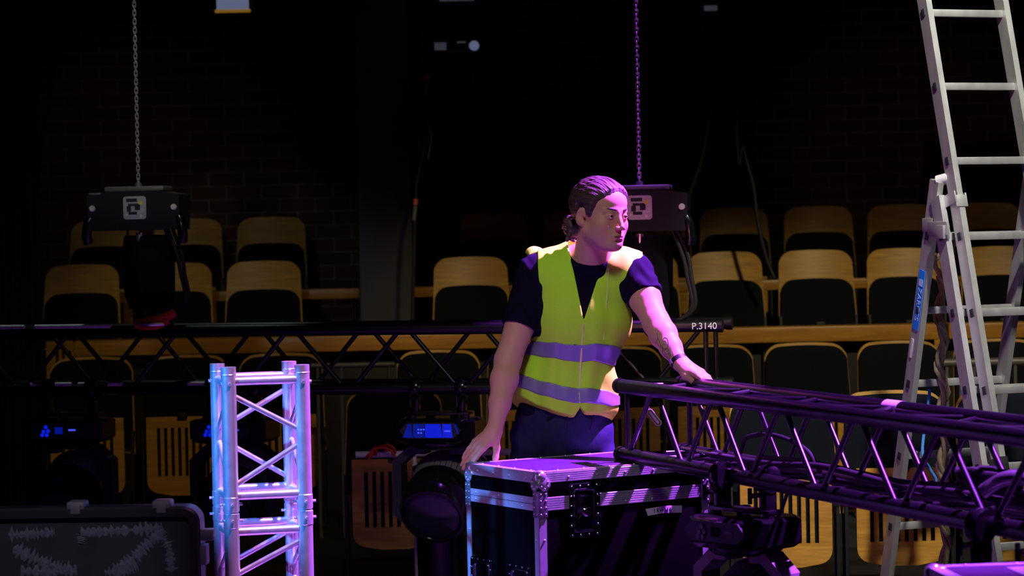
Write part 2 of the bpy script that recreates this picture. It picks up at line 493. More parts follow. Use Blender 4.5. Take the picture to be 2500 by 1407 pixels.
def make_seat(padtop, dx=0.0, dz=0.0):
    t = thing('theatre_seat', 'seat', 'seat', group='folded theatre seats')
    shell_mesh(MB(), 0.875, 0.40, 0.208, 0.228, 0.075, 0.0, 0.014).build('backrest', M['wood'], t, world=False, smooth=50)
    shell_mesh(MB(), padtop, 0.43, 0.204, 0.221, 0.07, -0.022, 0.022, puff=0.012).build('back_pad', M['pad'], t, world=False, smooth=50)
    # folded seat pan: slatted plywood with a dark cushion behind it
    mb = MB()
    w, zb, zt, y = 0.185, 0.19 + dz, 0.575 + dz, -0.135
    rot = frame((0, -1, 0), (1, 0, 0))                        # x right, y up... z towards the viewer
    rot = Matrix(((1, 0, 0), (0, 0, -1), (0, 1, 0)))
    bot = [(-w, zb + 0.085), (-w, zb + 0.06)] + [(-w + 0.06 - 0.06 * math.cos(R(a)), zb + 0.06 - 0.06 * math.sin(R(a)) + 0.0) for a in (20, 40, 60, 80)] \
        + [(-0.06, zb - 0.012), (0.06, zb - 0.012)] + [(w - 0.06 + 0.06 * math.cos(R(a)), zb + 0.06 - 0.06 * math.sin(R(a))) for a in (80, 60, 40, 20)] + [(w, zb + 0.06), (w, zb + 0.085)]
    mb.prism([(x + dx, q) for x, q in bot], (0, y, 0), rot, 0.014)
    mb.box((dx, y, zt - 0.028), (2 * w, 0.014, 0.056), bevel=0.004)
    for s in (-1, 1):
        mb.box((dx + s * (w - 0.027), y, (zb + 0.085 + zt - 0.056) / 2), (0.054, 0.014, zt - 0.056 - zb - 0.085))
    ns = 7
    gap = (2 * (w - 0.054)) / (ns + ns + 1)
    for i in range(ns):
        mb.box((dx - (w - 0.054) + gap * (1.5 + 2 * i), y, (zb + 0.085 + zt - 0.056) / 2), (gap * 1.05, 0.014, zt - 0.056 - zb - 0.085))
    mb.build('seat_pan', M['dirty_wood'], t, world=False, smooth=30)
    MB().box((dx, y + 0.045, (zb + zt) / 2 + 0.02), (2 * w - 0.02, 0.06, zt - zb - 0.06), bevel=0.02).build('seat_cushion', M['pad'], t, world=False)
    MB().box((dx, y - 0.012, zt + 0.008), (0.05, 0.03, 0.03), bevel=0.004).build('hinge', M['frame'], t, world=False)
    for s in (-1, 1):
        mb = MB(); mb.box((s * 0.216, -0.02, 0.25), (0.016, 0.10, 0.50), bevel=0.005); mb.box((s * 0.216, -0.04, 0.012), (0.022, 0.26, 0.024), bevel=0.005)
        mb.build('leg', M['frame'], t, world=False)
    return t


rows = [('back row', 15.85, 0.80, (257, 460, 664, 1208, 1412, 1604, 1796, 2002, 2206, 2415)),
        ('second row from the back', 14.55, 0.54, (198, 425, 643, 1150, 1360, 1566, 1772, 1994, 2210, 2440)),
        ('third row from the back', 12.9, 0.085, (215, 448, 680, 1065, 1288, 1511, 1735, 1967, 2195, 2430)),
        ('front row', 10.4, 0.0, (955, 1903, 2181, 2459))]
ORD = ['first', 'second', 'third', 'fourth', 'fifth', 'sixth', 'seventh', 'eighth', 'ninth', 'tenth']
seat_a = make_seat(0.712, dz=-0.13)
seat_b = make_seat(0.862)
used = set()
for rn, d, zf, xs in rows:
    for i, px in enumerate(xs):
        src = seat_a if d > 14 else seat_b
        o = src if src.name not in used else dup(src)
        used.add(src.name)
        dd = d if not (rn == 'front row' and px < 1500) else 11.25
        p = W(px, 700, dd)
        o.location = (p.x, p.y, zf); o.rotation_euler = (0, 0, R(rng.uniform(-1.5, 1.5)))
        look = 'beech seat with half pad' if src is seat_a else 'seat with full black pad'
        if rn == 'front row':
            o['label'] = ('folded theatre seat with slatted pan left of the silver flight case', 'folded slatted theatre seat behind the nearer right moving head, leftmost',
                          'folded slatted theatre seat below the black truss behind the ladder leg', 'folded slatted theatre seat at the right end of the front row')[i]
        else:
            o['label'] = f'{look}, {ORD[i]} from the left in the {rn}'


# ------------------------------------------------------------------ timber ledges and rails in front of the rows
def ledge(label, pxs, d, zt, h, zfloor, panel=False):
    a, b = W(pxs[0], 700, d).x, W(pxs[1], 700, d).x
    t = thing('wooden_ledge', label, 'ledge', ((a + b) / 2, W(1250, 700, d).y, zfloor), group='wooden ledges in front of the seat rows')
    MB().box((0, 0, zt - h / 2 - zfloor), (b - a, 0.16, h), bevel=0.012).build('ledge_top', M['ledge'], t, world=False)
    if panel:
        MB().box((0, 0.045, (zt - h - zfloor) / 2), (b - a - 0.02, 0.018, zt - h - zfloor + 0.01), bevel=0.003).build('dark_sheet', M['riser'], t, world=False)  # added dark sheet, hides the pans behind and keeps the gap dark
    k = max(2, int((b - a) / 0.7))
    for i in range(k + 1):
        MB().tube((-(b - a) / 2 + 0.06 + (b - a - 0.12) * i / k, 0.02, 0), (-(b - a) / 2 + 0.06 + (b - a - 0.12) * i / k, 0.02, zt - h - zfloor + 0.005), 0.012, 10).build('post', M['frame'], t, world=False)


ledge('long timber ledge behind the black truss, left of the person', (183, 1250), 13.72, 1.015, 0.085, 0.54, True)
ledge('bright timber ledge between the person and the ladder', (1440, 2287), 13.72, 1.015, 0.085, 0.54, True)
ledge('short timber ledge at the right edge, behind the ladder', (2308, 2600), 13.72, 1.015, 0.085, 0.54, True)
ledge('dim timber ledge of the back row ending left of the pillar', (120, 890), 15.2, 1.235, 0.062, 0.80)
ledge('dim timber ledge of the back row right of the pillar', (968, 2560), 15.2, 1.235, 0.062, 0.80)


def handrail(label, px0, px1, py, d, zf, r, nb, material, mid=None, posts=None):
    a, b = W(px0, py, d), W(px1, py, d)
    z = W((px0 + px1) / 2, py, d).z
    t = thing('handrail', label, 'handrail', ((a.x + b.x) / 2, a.y, zf), group='metal handrails')
    MB().tube((a.x, a.y, z), (b.x, a.y, z), r, 12).build('rail', material, t)
    xs_ = [W(q, py, d).x for q in posts] if posts else [a.x + 0.03 + (b.x - a.x - 0.06) * i / max(1, nb - 1) for i in range(nb)]
    for x in xs_:
        MB().tube((x, a.y, zf), (x, a.y, z - r * 0.5), 0.009, 8).build('baluster', material, t)
    if mid:
        MB().tube((a.x, a.y, z - mid), (b.x, a.y, z - mid), r * 0.7, 10).build('lower_rail', material, t)


handrail('grey pipe handrail seen through the black truss at left', 760, 964, 892, 12.35, 0.085, 0.014, 4, M['grey'])
handrail('pale pipe handrail behind the blue screened moving head', 868, 1262, 1107, 10.75, 0.0, 0.014, 4, M['white_tape'], posts=(1012, 1140, 1250))
handrail('grey handrail with balusters behind the ladder at right', 2296, 2560, 884, 12.3, 0.085, 0.02, 8, M['grey'], 0.45)
# red ribbon tied round the pale pipe
a = W(935, 1103, 10.73)
mb = MB()
for k in range(3):
    mb.path([a + Vector((-0.05 + 0.04 * k + 0.022 * math.cos(q), 0.022 * math.sin(q), 0.022 * math.cos(q * 1.0 + k) + 0.004 * k)) for q in [i * math.pi / 6 for i in range(13)]], 0.006, 6)
mb.path(bez([a + Vector((-0.04, -0.02, 0.0)), a + Vector((-0.06, -0.025, -0.03)), a + Vector((-0.03, -0.02, 0.015)), a + Vector((0.03, -0.03, 0.01)), a + Vector((0.05, -0.02, -0.02))], 6), 0.006, 6)
tag(origin_to_base(mb.build('red_ribbon', M['red'])), 'red ribbon tied round the pale pipe rail', 'ribbon')


# ------------------------------------------------------------------ trusses
def truss_parts(t, A, u, v, w, length, sp, pitch, phases, rc, rb, material, end=True, gap=0.03, faces='ntbf'):
    """A: first near-upper chord end; u along, v from near to far, w up. Near/far/top/bottom bracing as zigzags."""
    A, u, v, w = Vector(A), Vector(u), Vector(v), Vector(w)
    ch = {'nu': A, 'fu': A + v * sp, 'nl': A - w * sp, 'fl': A - w * sp + v * sp}
    for k in ('nu', 'fu', 'nl', 'fl'):
        mb = MB(); mb.tube(ch[k], ch[k] + u * length, rc, 20)
        for s, q in ((-1, 0.0), (1, length)):                      # conical coupler receivers
            p = ch[k] + u * q
            mb.tube(p - u * 0.012, p + u * 0.012, rc * 1.1, 20)
        mb.build('chord', material, t)
    def zig(top, bot, phase):
        """bottom nodes at phase + k*pitch, top nodes half a pitch further."""
        k = math.floor((0 - phase) / pitch) - 1
        while phase + k * pitch < length:
            xb = phase + k * pitch
            for xt, s in ((xb - pitch / 2, -1), (xb + pitch / 2, 1)):
                p0, p1 = bot + u * (xb + s * gap / 2), top + u * (xt - s * gap / 2)
                lo, hi = min(xb, xt), max(xb, xt)
                if lo < 0.02 or hi > length - 0.02:
                    continue
                dd = (p1 - p0).normalized()
                MB().tube(p0 + dd * rc * 0.8, p1 - dd * rc * 0.8, rb, 12).build('brace', material, t)
            k += 1
    zig(ch['nu'], ch['nl'], phases[0]); zig(ch['fu'], ch['fl'], phases[1])
    if 't' in faces: zig(ch['fu'], ch['nu'], phases[2])
    if 'b' in faces: zig(ch['fl'], ch['nl'], phases[3])
    if end:
        for q in (0.055, length - 0.055):
            for a, b in (('nu', 'nl'), ('fu', 'fl'), ('nu', 'fu'), ('nl', 'fl')):
                dd = (ch[b] - ch[a]).normalized()
                MB().tube(ch[a] + u * q + dd * rc * 0.8, ch[b] + u * q - dd * rc * 0.8, rb, 12).build('brace', material, t)
    return ch


SP = 0.237
# black truss running from the person towards the camera at right
TA = Vector((0.369, 8.80, 1.0)); TA.z = 1.022
TU = Vector((0.355, -0.935, 0)).normalized(); TV = Vector((0.935, 0.355, 0)).normalized(); TW = Vector((0, 0, 1))
tr = thing('black_truss', 'black box truss resting on the flight case under the left hand', 'truss', TA - TW * (SP + 0.025))
truss_parts(tr, TA, TU, TV, TW, 3.35, SP, 0.472, (0.523, 0.300, 0.30, 0.40), 0.0245, 0.0095, M['blk'])
# black truss across the back, hung from the two hoists
BA, BB = W(-260, 821, 10.62), W(1757, 792, 9.78)
BU = Vector((BB.x - BA.x, BB.y - BA.y, 0)).normalized(); BV = Vector((-BU.y, BU.x, 0))
BA.z = BB.z = 1.185
BLEN = (BB - BA).length
bt = thing('black_truss', 'long black box truss hanging across behind the person', 'truss', BA - TW * (SP + 0.025))
truss_parts(bt, BA, BU, BV, TW, BLEN, SP, 0.472, (0.10, 0.34, 0.2, 0.3), 0.0245, 0.0095, M['blk'])


def on_back(px, dz=0.0):
    """Point on the back truss's near-lower chord seen at image column px."""
    k = (px - CX) / F
    t_ = (k * BA.y - BA.x) / (BU.x - k * BU.y)
    return BA + BU * t_ - TW * SP


# white taped lettering on its right end, pale strips at left; short lower ones paint lit clamp tops
p = W(1718, 793, 9.77); p.z = BA.z
mt4 = Matrix.Translation(p + Vector((0, -0.027, 0))) @ frame((0, -1, 0), (1, 0, 0)).to_4x4()
lettering('P.3140', 0.036, mt4, M['white_ink'], bt, 'lettering')
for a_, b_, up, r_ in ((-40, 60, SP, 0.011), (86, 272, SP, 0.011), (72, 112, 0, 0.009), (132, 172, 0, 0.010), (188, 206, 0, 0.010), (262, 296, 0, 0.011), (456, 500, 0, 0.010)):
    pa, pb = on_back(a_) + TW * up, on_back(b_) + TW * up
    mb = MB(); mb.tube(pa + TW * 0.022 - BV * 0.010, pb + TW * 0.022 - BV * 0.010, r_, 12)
    tp = mb.build('tape_or_glint', M['white_tape'], bt); tp['label'] = 'pale strip along the chord, the short lower ones painted glints'

# ------------------------------------------------------------------ silver truss tower
tw = R(15)
te1, te2 = Vector((math.cos(tw), math.sin(tw), 0)), Vector((-math.sin(tw), math.cos(tw), 0))
fl = W(557, 900, 8.12); fl.z = 0
TS = 0.2385
tower = thing('truss_tower', 'silver aluminium truss tower standing upright in front of the seats', 'truss', fl + (te1 + te2) * TS / 2)
cor = [fl, fl + te1 * TS, fl + (te1 + te2) * TS, fl + te2 * TS]
ZJ, ZT = 0.684, 1.151
for c in cor:
    mb = MB(); mb.tube(c + TW * (ZJ + 0.003), c + TW * ZT, 0.0245, 28)
    mb.lathe([(0.0245, ZT - .028), (0.0256, ZT - .026), (0.0256, ZT - .0245), (0.0245, ZT - .023)], c, n=28)
    mb.build('chord', M['alu'], tower)
    MB().tube(c + TW * 0.01, c + TW * (ZJ - 0.003), 0.0245, 28).build('chord', M['alu'], tower)
    mb = MB()
    mb.lathe([(0.0245, -0.05), (0.0262, -0.048), (0.0262, -0.004), (0.0235, -0.002), (0.0235, 0.002), (0.0262, 0.004), (0.0262, 0.048), (0.0245, 0.05)], c + TW * ZJ, n=28)
    for dz in (-0.026, 0.026):
        for dv in (te1, te2):
            mb.tube(c + TW * (ZJ + dz) - dv * 0.036, c + TW * (ZJ + dz) + dv * 0.036, 0.0048, 8)
    mb.build('coupler', M['alu'], tower)
    mb = MB()
    for dv in (te1, te2):
        mb.tube(c + TW * (ZT - 0.055) - dv * 0.030, c + TW * (ZT - 0.055) + dv * 0.030, 0.006, 8)
    mb.build('pin_hole', M['chrome'], tower)
faces4 = [(0, 1), (1, 2), (2, 3), (3, 0)]


def tb(a, b, za, zb, r):
    pa, pb = cor[a] + TW * za, cor[b] + TW * zb
    dd = (pb - pa).normalized()
    MB().tube(pa + dd * 0.02, pb - dd * 0.02, r, 14).build('brace', M['alu'], tower)


for i, (a, b) in enumerate(faces4):
    for z in (1.105, 0.737, 0.622, 0.06):
        tb(a, b, z - (0.006 if i % 2 else 0), z - (0.006 if i % 2 else 0), 0.0145)
    p, q = (a, b) if i in (0, 1) else (b, a)
    if i == 2: p, q = a, b
    tb(p, q, 1.066, 0.935, 0.009); tb(q, p, 0.905, 0.762, 0.009)
    tb(p, q, 0.448, 0.30, 0.009) if i == 0 else tb(p, q, 0.30, 0.448, 0.009)
    tb(p, q, 0.478, 0.592, 0.009) if i == 0 else tb(p, q, 0.595, 0.478, 0.009)
MB().box((fl + (te1 + te2) * TS / 2) + TW * 0.006, (0.5, 0.5, 0.012), frame((0, 0, 1), te1), 0.003).build('base_plate', M['alu_dark'], tower)

# ------------------------------------------------------------------ chain hoists
def make_hoist():
    """Origin at the suspension point below the hook; body faces -Y."""
    t = thing('chain_hoist', '', 'hoist', group='electric chain hoists carrying the back truss')
    zb = 0.3
    mb = MB()
    mb.prism([(-0.19, -0.075), (0.19, -0.075), (0.195, 0.05), (0.195, 0.07), (0.10, 0.085), (-0.10, 0.085), (-0.195, 0.07), (-0.195, 0.05)],
             (0, 0, zb + 0.095), Matrix(((1, 0, 0), (0, 0, -1), (0, 1, 0))), 0.17)
    mb.build('body', M['hoist'], t, world=False)
    mb = MB(); mb.box((0, 0, zb + 0.19), (0.25, 0.14, 0.02), bevel=0.006); mb.tube((0.0, 0, zb + 0.19), (0.0, 0, zb + 0.215), 0.014, 12)
    mb.box((-0.16, -0.03, zb + 0.172), (0.05, 0.12, 0.008), bevel=0.002)
    mb.build('top_cover', M['grey'], t, world=False)
    for s in (-1, 1):
        mb = MB()
        mb.path(bez([(s * 0.175, -0.06, zb + 0.09), (s * 0.196, -0.07, zb + 0.05), (s * 0.203, -0.07, zb - 0.0), (s * 0.199, -0.06, zb - 0.03)], 6), 0.021, 10)
        mb.build('handle', M['blk_gloss'], t, world=False)
        MB().lathe([(0.001, 0.010), (0.010, 0.010), (0.013, 0.006), (0.013, -0.002)], (s * 0.172, -0.086, zb + 0.112), Matrix(((1, 0, 0), (0, 0, -1), (0, 1, 0))), 16).build('bolt', M['white_tape'], t, world=False)
    rot = Matrix(((1, 0, 0), (0, 0, -1), (0, 1, 0)))
    mb = MB(); mb.prism(rrect(0.096, 0.094, 0.012), (0.008, -0.0865, zb + 0.112), rot, 0.004)
    pl = mb.build('rating_plate', M['plate'], t, world=False)
    mb = MB()
    for (x, z, w_, h_) in ((-0.012, 0.031, 0.045, 0.014), (-0.002, 0.012, 0.05, 0.010), (-0.024, -0.004, 0.018, 0.022), (0.012, 0.0, 0.022, 0.02), (-0.008, -0.022, 0.036, 0.012)):
        mb.box((0.008 + x, -0.0892, zb + 0.112 + z), (w_, 0.0012, h_))
    mb.build('plate_print', M['ink'], pl, world=False)
    MB().lathe([(0.0005, 0.0), (0.009, 0.0), (0.009, -0.002)], (0.034, -0.0902, zb + 0.132), rot, 14).build('plate_mark', M['yellow'], pl, world=False)
    mb = MB()
    for k in range(3):
        mb.box((0.036, -0.0892, zb + 0.105 - 0.005 * k), (0.026, 0.0012, 0.0018))
    mb.lathe([(0.0005, 0.0), (0.005, 0.0), (0.005, -0.002)], (-0.026, -0.0902, zb + 0.084), rot, 12)
    mb.lathe([(0.0005, 0.0), (0.006, 0.0), (0.006, -0.002)], (0.034, -0.0902, zb + 0.078), rot, 12)
    mb.build('plate_print', M['white_tape'], pl, world=False)
    # hook below
    mb = MB()
    mb.tube((0, 0, zb + 0.01), (0, 0, zb - 0.06), 0.016, 12)
    mb.path(bez([(0, 0, zb - 0.05), (-0.024, 0, zb - 0.09), (-0.022, 0, zb - 0.125), (0.004, 0, zb - 0.14), (0.026, 0, zb - 0.12), (0.022, 0, zb - 0.095)], 6), 0.010, 10)
    mb.build('hook', M['chrome'], t, world=False)
    mb = MB()
    mb.path([(0.022 * math.cos(a), 0, zb - 0.155 + 0.032 * math.sin(a)) for a in [2 * math.pi * k / 20 for k in range(20)]], 0.008, 8, closed=True)
    mb.build('shackle', M['alu_dark'], t, world=False)
    # black round sling down to the truss chords
    mb = MB()
    for s in (-1, 1):
        mb.path(bez([(0, 0, zb - 0.18), (0.015, s * 0.05, 0.06), (0.02, s * 0.11, -0.03), (0.02, s * 0.118, -0.06)], 8), 0.022, 10)
    mb.build('sling', M['blk_matt'], t, world=False)
    # chain bag
    mb = MB()
    mb.lathe([(0.03, -0.245), (0.085, -0.24), (0.105, -0.18), (0.108, 0.0), (0.10, 0.06), (0.09, 0.065)], (0.012, 0.085, 0.235), n=20)
    mb.build('chain_bag', M['blk_matt'], t, world=False)
    mb = MB()
    for s in (-1, 1):
        mb.tube((0.012 + s * 0.09, 0.085, 0.27), (0.012 + s * 0.07, 0.03, zb + 0.06), 0.005, 6)
    mb.build('bag_strap', M['blk_matt'], t, world=False)
    mb = MB()
    for k in range(2):
        mb.path(bez([(0.13 + 0.02 * k, -0.03, zb + 0.02), (0.17 + 0.02 * k, -0.05, zb - 0.08), (0.185 + 0.016 * k, -0.05, 0.14), (0.20 + 0.012 * k, -0.04, 0.02), (0.13, -0.02, -0.04), (0.02, -0.02, -0.07)], 8), 0.008, 8)
    mb.build('power_cable', M['rubber'], t, world=False)
    # hanging chain
    mb = MB()
    pitch, wr = 0.0177, 0.0022
    z = zb + 0.205
    k = 0
    while z < 4.9:
        pts = []
        for i in range(14):
            a = 2 * math.pi * i / 14
            x, zz = 0.0062 * math.cos(a), 0.0062 * math.sin(a) + (0.0068 if math.sin(a) > 0.01 else -0.0068 if math.sin(a) < -0.01 else 0)
            pts.append((x, 0, z + zz) if k % 2 == 0 else (0.001 * 0 + 0, x, z + zz))
        mb.path(pts, wr, 6, closed=True)
        z += pitch; k += 1
    mb.build('chain', M['chain'], t, world=False)
    return t


h1 = make_hoist()
pl_ = on_back(340); h1.location = pl_ + TW * (SP + 0.06) + BV * SP * 0.5
h1['label'] = 'black electric chain hoist hanging at left above the seats'
zz1 = W(338, 520, h1.location.y).z
h2 = dup(h1)
pl_ = on_back(1563); h2.location = pl_ + TW * (SP + 0.06) + BV * SP * 0.5
h2['label'] = "black electric chain hoist beside the person's face"
for h, px in ((h1, 340), (h2, 1562)):
    dz = W(px, 518, h.location.y).z - (h.location.z + 0.395)
    h.location.z += dz
    h.location.x = W(px, 518, h.location.y).x
    h.rotation_euler = (0, 0, math.atan2(BU.y, BU.x) * 0.6)

# red sling wrapped at the left rigging point
mb = MB()
a = W(382, 784, 10.33)
mb.path(bez([a + Vector((-0.085, 0, -0.012)), a + Vector((-0.04, -0.012, -0.004)), a + Vector((0.03, -0.01, 0.012)), a + Vector((0.075, 0, 0.032))], 8), 0.02, 10, rs=None)
mb.path(bez([a + Vector((-0.075, -0.01, -0.02)), a + Vector((0.0, -0.03, -0.022)), a + Vector((0.05, -0.02, 0.0))], 8), 0.014, 10)
rs_ = thing('lashing_strap', 'red webbing strap bundled on the black truss under the left hoist', 'strap', a)
mb.build('webbing', M['red'], rs_)
mb = MB(); mb.path(bez([a + Vector((-0.08, -0.03, -0.006)), a + Vector((-0.03, -0.045, -0.012)), a + Vector((0.035, -0.04, -0.012))], 8), 0.009, 8)
mb.build('buckle', M['chrome'], rs_)


# ------------------------------------------------------------------ moving head lights
def make_head(screen, big=False):
    """Origin on the chord's axis, chord along local X, display towards local -Y."""
    t = thing('moving_head_light', '', 'stage light', group='moving head lights hanging under the trusses')
    for s in (-1, 1):
        mb = MB()
        x = s * 0.095
        rotx = frame((1, 0, 0), (0, 0, 1))
        mb.lathe([(0.027, -0.02), (0.043, -0.02), (0.046, -0.014), (0.046, 0.014), (0.043, 0.02), (0.027, 0.02)], (x, 0, 0), rotx, 24)
        mb.box((x, 0, -0.066), (0.034, 0.05, 0.06), bevel=0.006)
        mb.tube((x, -0.035, -0.045), (x, -0.075, -0.045), 0.008, 8); mb.box((x, -0.082, -0.045), (0.008, 0.014, 0.05), bevel=0.002)
        mb.build('clamp', M['blk_gloss'], t, world=False)
    mb = MB(); mb.box((0, 0, -0.10), (0.26, 0.07, 0.012), bevel=0.003)
    for s in (-1, 1):
        mb.box((s * 0.05, 0.05, -0.108), (0.03, 0.04, 0.03), bevel=0.006); mb.box((s * 0.11, -0.02, -0.112), (0.035, 0.03, 0.022), bevel=0.005)
    mb.build('bracket', M['blk'], t, world=False)
    mb = MB()
    w, d, c = 0.165, 0.135, 0.06
    oct_ = [(-w + c, -d), (w - c, -d), (w, -d + c), (w, d - c), (w - c, d), (-w + c, d), (-w, d - c), (-w, -d + c)]
    rings = [mb.ring([(x * k, y * k, z) for x, y in oct_]) for z, k in ((-0.118, 0.90), (-0.126, 1.0), (-0.195, 1.0), (-0.212, 0.86))]
    mb.skin_rings(rings)
    mb.build('base', M['blk_gloss'], t, world=False)
    rot = Matrix(((1, 0, 0), (0, 0, -1), (0, 1, 0)))
    hexa = [(-0.125, 0.0), (-0.095, -0.03), (0.095, -0.03), (0.125, 0.0), (0.095, 0.032), (-0.095, 0.032)]
    dp = MB().prism(hexa, (0, -d - 0.003, -0.158), rot, 0.012).build('display_panel', M['blk_mid'], t, world=False)
    y = -d - 0.0105
    if screen == 'bright':
        for x0, x1, mk in ((-0.11, -0.07, 'screen_dim'), (-0.066, -0.02, 'screen_dim'), (-0.018, 0.05, 'screen'), (0.052, 0.093, 'screen')):
            MB().prism([(x0, -0.026), (x1, -0.026), (x1 - 0.006, 0.027), (x0 - (0.0 if x0 > -0.1 else -0.022), 0.027)], (0, y, -0.158), rot, 0.002).build('screen', M[mk], dp, world=False)
        MB().prism([(0.100, -0.012), (0.107, -0.012), (0.094, 0.027), (0.087, 0.027)], (0.012, y, -0.158), rot, 0.002).build('screen', M['screen_dim'], dp, world=False)
        mb = MB(); mb.box((0.072, y - 0.002, -0.158), (0.026, 0.001, 0.006)); mb.build('screen_text', M['screen_ink'], dp, world=False)
        mb = MB()
        for q in range(5):
            mb.tube((-0.045 + 0.011 * (q % 3), y - 0.0005, -0.152 - 0.013 * (q // 3)), (-0.045 + 0.011 * (q % 3), y - 0.003, -0.152 - 0.013 * (q // 3)), 0.004, 10)
        mb.build('button', M['screen_ink'], dp, world=False)
    else:
        mk = 'screen_dim' if screen == 'dim' else 'blk_gloss'
        mi = 'screen' if screen == 'dim' else 'grey'
        MB().box((0.005, y, -0.156), (0.034, 0.002, 0.028)).build('screen', M[mk if screen == 'off' else 'screen_dim'], dp, world=False)
        mb = MB()
        for x, z in ((-0.05, 0.014), (-0.06, -0.004), (-0.04, -0.002), (-0.066, -0.018), (-0.046, -0.018)):
            mb.tube((x, y, -0.156 + z), (x, y - 0.003, -0.156 + z), 0.008, 10)
        mb.build('button', M[mi], dp, world=False)
        mb = MB(); mb.box((0.062, y, -0.154), (0.03, 0.002, 0.008)); mb.build('screen_text', M['screen_ink'] if screen == 'dim' else M['grey'], dp, world=False)
    mb = MB(); mb.lathe([(0.12, -0.21), (0.115, -0.225), (0.10, -0.235), (0.06, -0.24)], (0, 0, 0), n=28)
    mb.build('turret', M['blk_gloss'], t, world=False)
    # yoke and head
    mb = MB()
    for s in (-1, 1):
        mb.prism([(s * 0.05, -0.225), (s * 0.115, -0.225), (s * 0.185, -0.285), (s * 0.185, -0.50), (s * 0.150, -0.53), (s * 0.150, -0.30), (s * 0.10, -0.258), (s * 0.05, -0.258)][::s],
                 (0, 0, 0), rot, 0.085)
    mb.build('yoke', M['yoke'] if screen == 'off' else M['blk_mid'], t, world=False)
    mb = MB(); hr = frame((0, -0.85, -0.52), (1, 0, 0))
    mb.lathe([(0.05, -0.17), (0.10, -0.16), (0.125, -0.12), (0.128, -0.02), (0.138, 0.02), (0.14, 0.12), (0.128, 0.15), (0.118, 0.152), (0.115, 0.14)], (0, 0, -0.42), hr, 28)
    hd = mb.build('lamp_head', M['blk_gloss'], t, world=False)
    mb = MB(); mb.lathe([(0.002, 0.153), (0.06, 0.15), (0.112, 0.138), (0.114, 0.13)], (0, 0, -0.42), hr, 28); mb.build('lens', M['lens'], hd, world=False)
    mb = MB()
    for k in range(14):
        a = R(20 + k * 10)
        mb.box(Vector((0, 0, -0.42)) + hr @ Vector((0.127 * math.cos(a), 0.127 * math.sin(a), -0.06)), (0.006, 0.02, 0.08), hr @ Matrix.Rotation(a, 3, 'Z'))
    mb.build('cooling_fin', M['grey'], hd, world=False)
    return t


def hang(o, p, yaw, label):
    o.location = p; o.rotation_euler = (0, 0, yaw); o['label'] = label
    return o


by = math.atan2(BU.y, BU.x)
hd = make_head('dim')
hang(hd, on_back(165), by + R(2), 'moving head light with dim blue display at the far left')
hang(dup(hd), on_back(566), by - R(3), 'moving head light half hidden behind the silver truss tower')
hang(make_head('bright'), on_back(1066), by, "moving head light with bright blue display beside the person's arm")
ty = math.atan2(TU.y, TU.x)
hd2 = make_head('off')
def on_truss(t_): return TA + TU * t_ - TW * SP
hang(hd2, on_truss(0.967), ty + R(22), 'moving head light clamped under the black truss beside the flight case')
hang(dup(hd2), on_truss(2.50), ty + R(18), 'moving head light under the black truss above the right flight case')

# ------------------------------------------------------------------ flight cases
def rivets(mb, pts, nrm, r=0.0045):
    fr = frame(nrm)
    for p in pts:
        mb.lathe([(r, 0.0), (r * 0.92, r * 0.35), (r * 0.55, r * 0.7), (r * 0.05, r * 0.8)], p, fr, 10)
    return mb


def dish(t, c, nx, ny, w, h, name, kind):
    """Recessed pressed-steel dish on a panel: c centre, nx across, ny up (local); returns the plate."""
    c, nx, ny = Vector(c), Vector(nx), Vector(ny)
    nz = nx.cross(ny)
    fr = Matrix((nx, ny, nz)).transposed()
    mb = MB()
    outer = rrect(w, h, 0.014, 5); inner = rrect(w - 0.036, h - 0.036, 0.012, 5); inn2 = rrect(w - 0.046, h - 0.046, 0.010, 5)
    ring = lambda o, z: mb.ring([c + fr @ Vector((x, y, z)) for x, y in o])
    rs = [ring(outer, 0.0), ring([(x * .985, y * .985) for x, y in outer], 0.0035), ring(inner, 0.0035), ring([(x * .97, y * .98) for x, y in inner], 0.0075), ring(inn2, 0.0075), ring([(x * .96, y * .97) for x, y in inn2], 0.0012)]
    mb.skin_rings(rs, cap=False)
    mb.bm.faces.new(rs[-1])
    rv = []
    for k in range(4):
        x = -w / 2 + 0.012 + (w - 0.024) * k / 3
        rv += [c + fr @ Vector((x, s * (h / 2 - 0.009), 0.003)) for s in (-1, 1)]
    for k in range(1, 5):
        y = -h / 2 + 0.009 + (h - 0.018) * k / 5
        rv += [c + fr @ Vector((s * (w / 2 - 0.009), y, 0.003)) for s in (-1, 1)]
    rivets(mb, rv, nz, 0.0042)
    pl = mb.build(name, M['latch'], t, world=False, smooth=30)
    mb = MB()
    P = lambda x, y, z: c + fr @ Vector((x, y, z))
    if kind == 'latch':
        mb.box(P(0, 0.022, 0.006), (0.042, 0.055, 0.010), fr, 0.003)
        mb.lathe([(0.017, 0.0), (0.017, 0.012), (0.013, 0.016), (0.002, 0.017)], P(0, -0.004, 0.004), fr, 18)
        mb.prism([(-0.034, -0.052), (0.034, -0.052), (0.036, -0.036), (0.018, -0.010), (-0.018, -0.010), (-0.036, -0.036)], P(0, 0, 0.010), fr, 0.006)
        mb.tube(P(0, 0.002, 0.018), P(0, 0.002, 0.026), 0.008, 12)
        mb.build('latch_wing', M['latch'], pl, world=False)
    else:
        mb.path(bez([P(-0.045, -0.04, 0.006), P(-0.045, -0.02, 0.016), P(-0.043, -0.012, 0.018), P(0, -0.010, 0.018), P(0.043, -0.012, 0.018), P(0.045, -0.02, 0.016), P(0.045, -0.04, 0.006)], 5), 0.007, 10)
        mb.build('grip', M['rubber'], pl, world=False)
    return pl


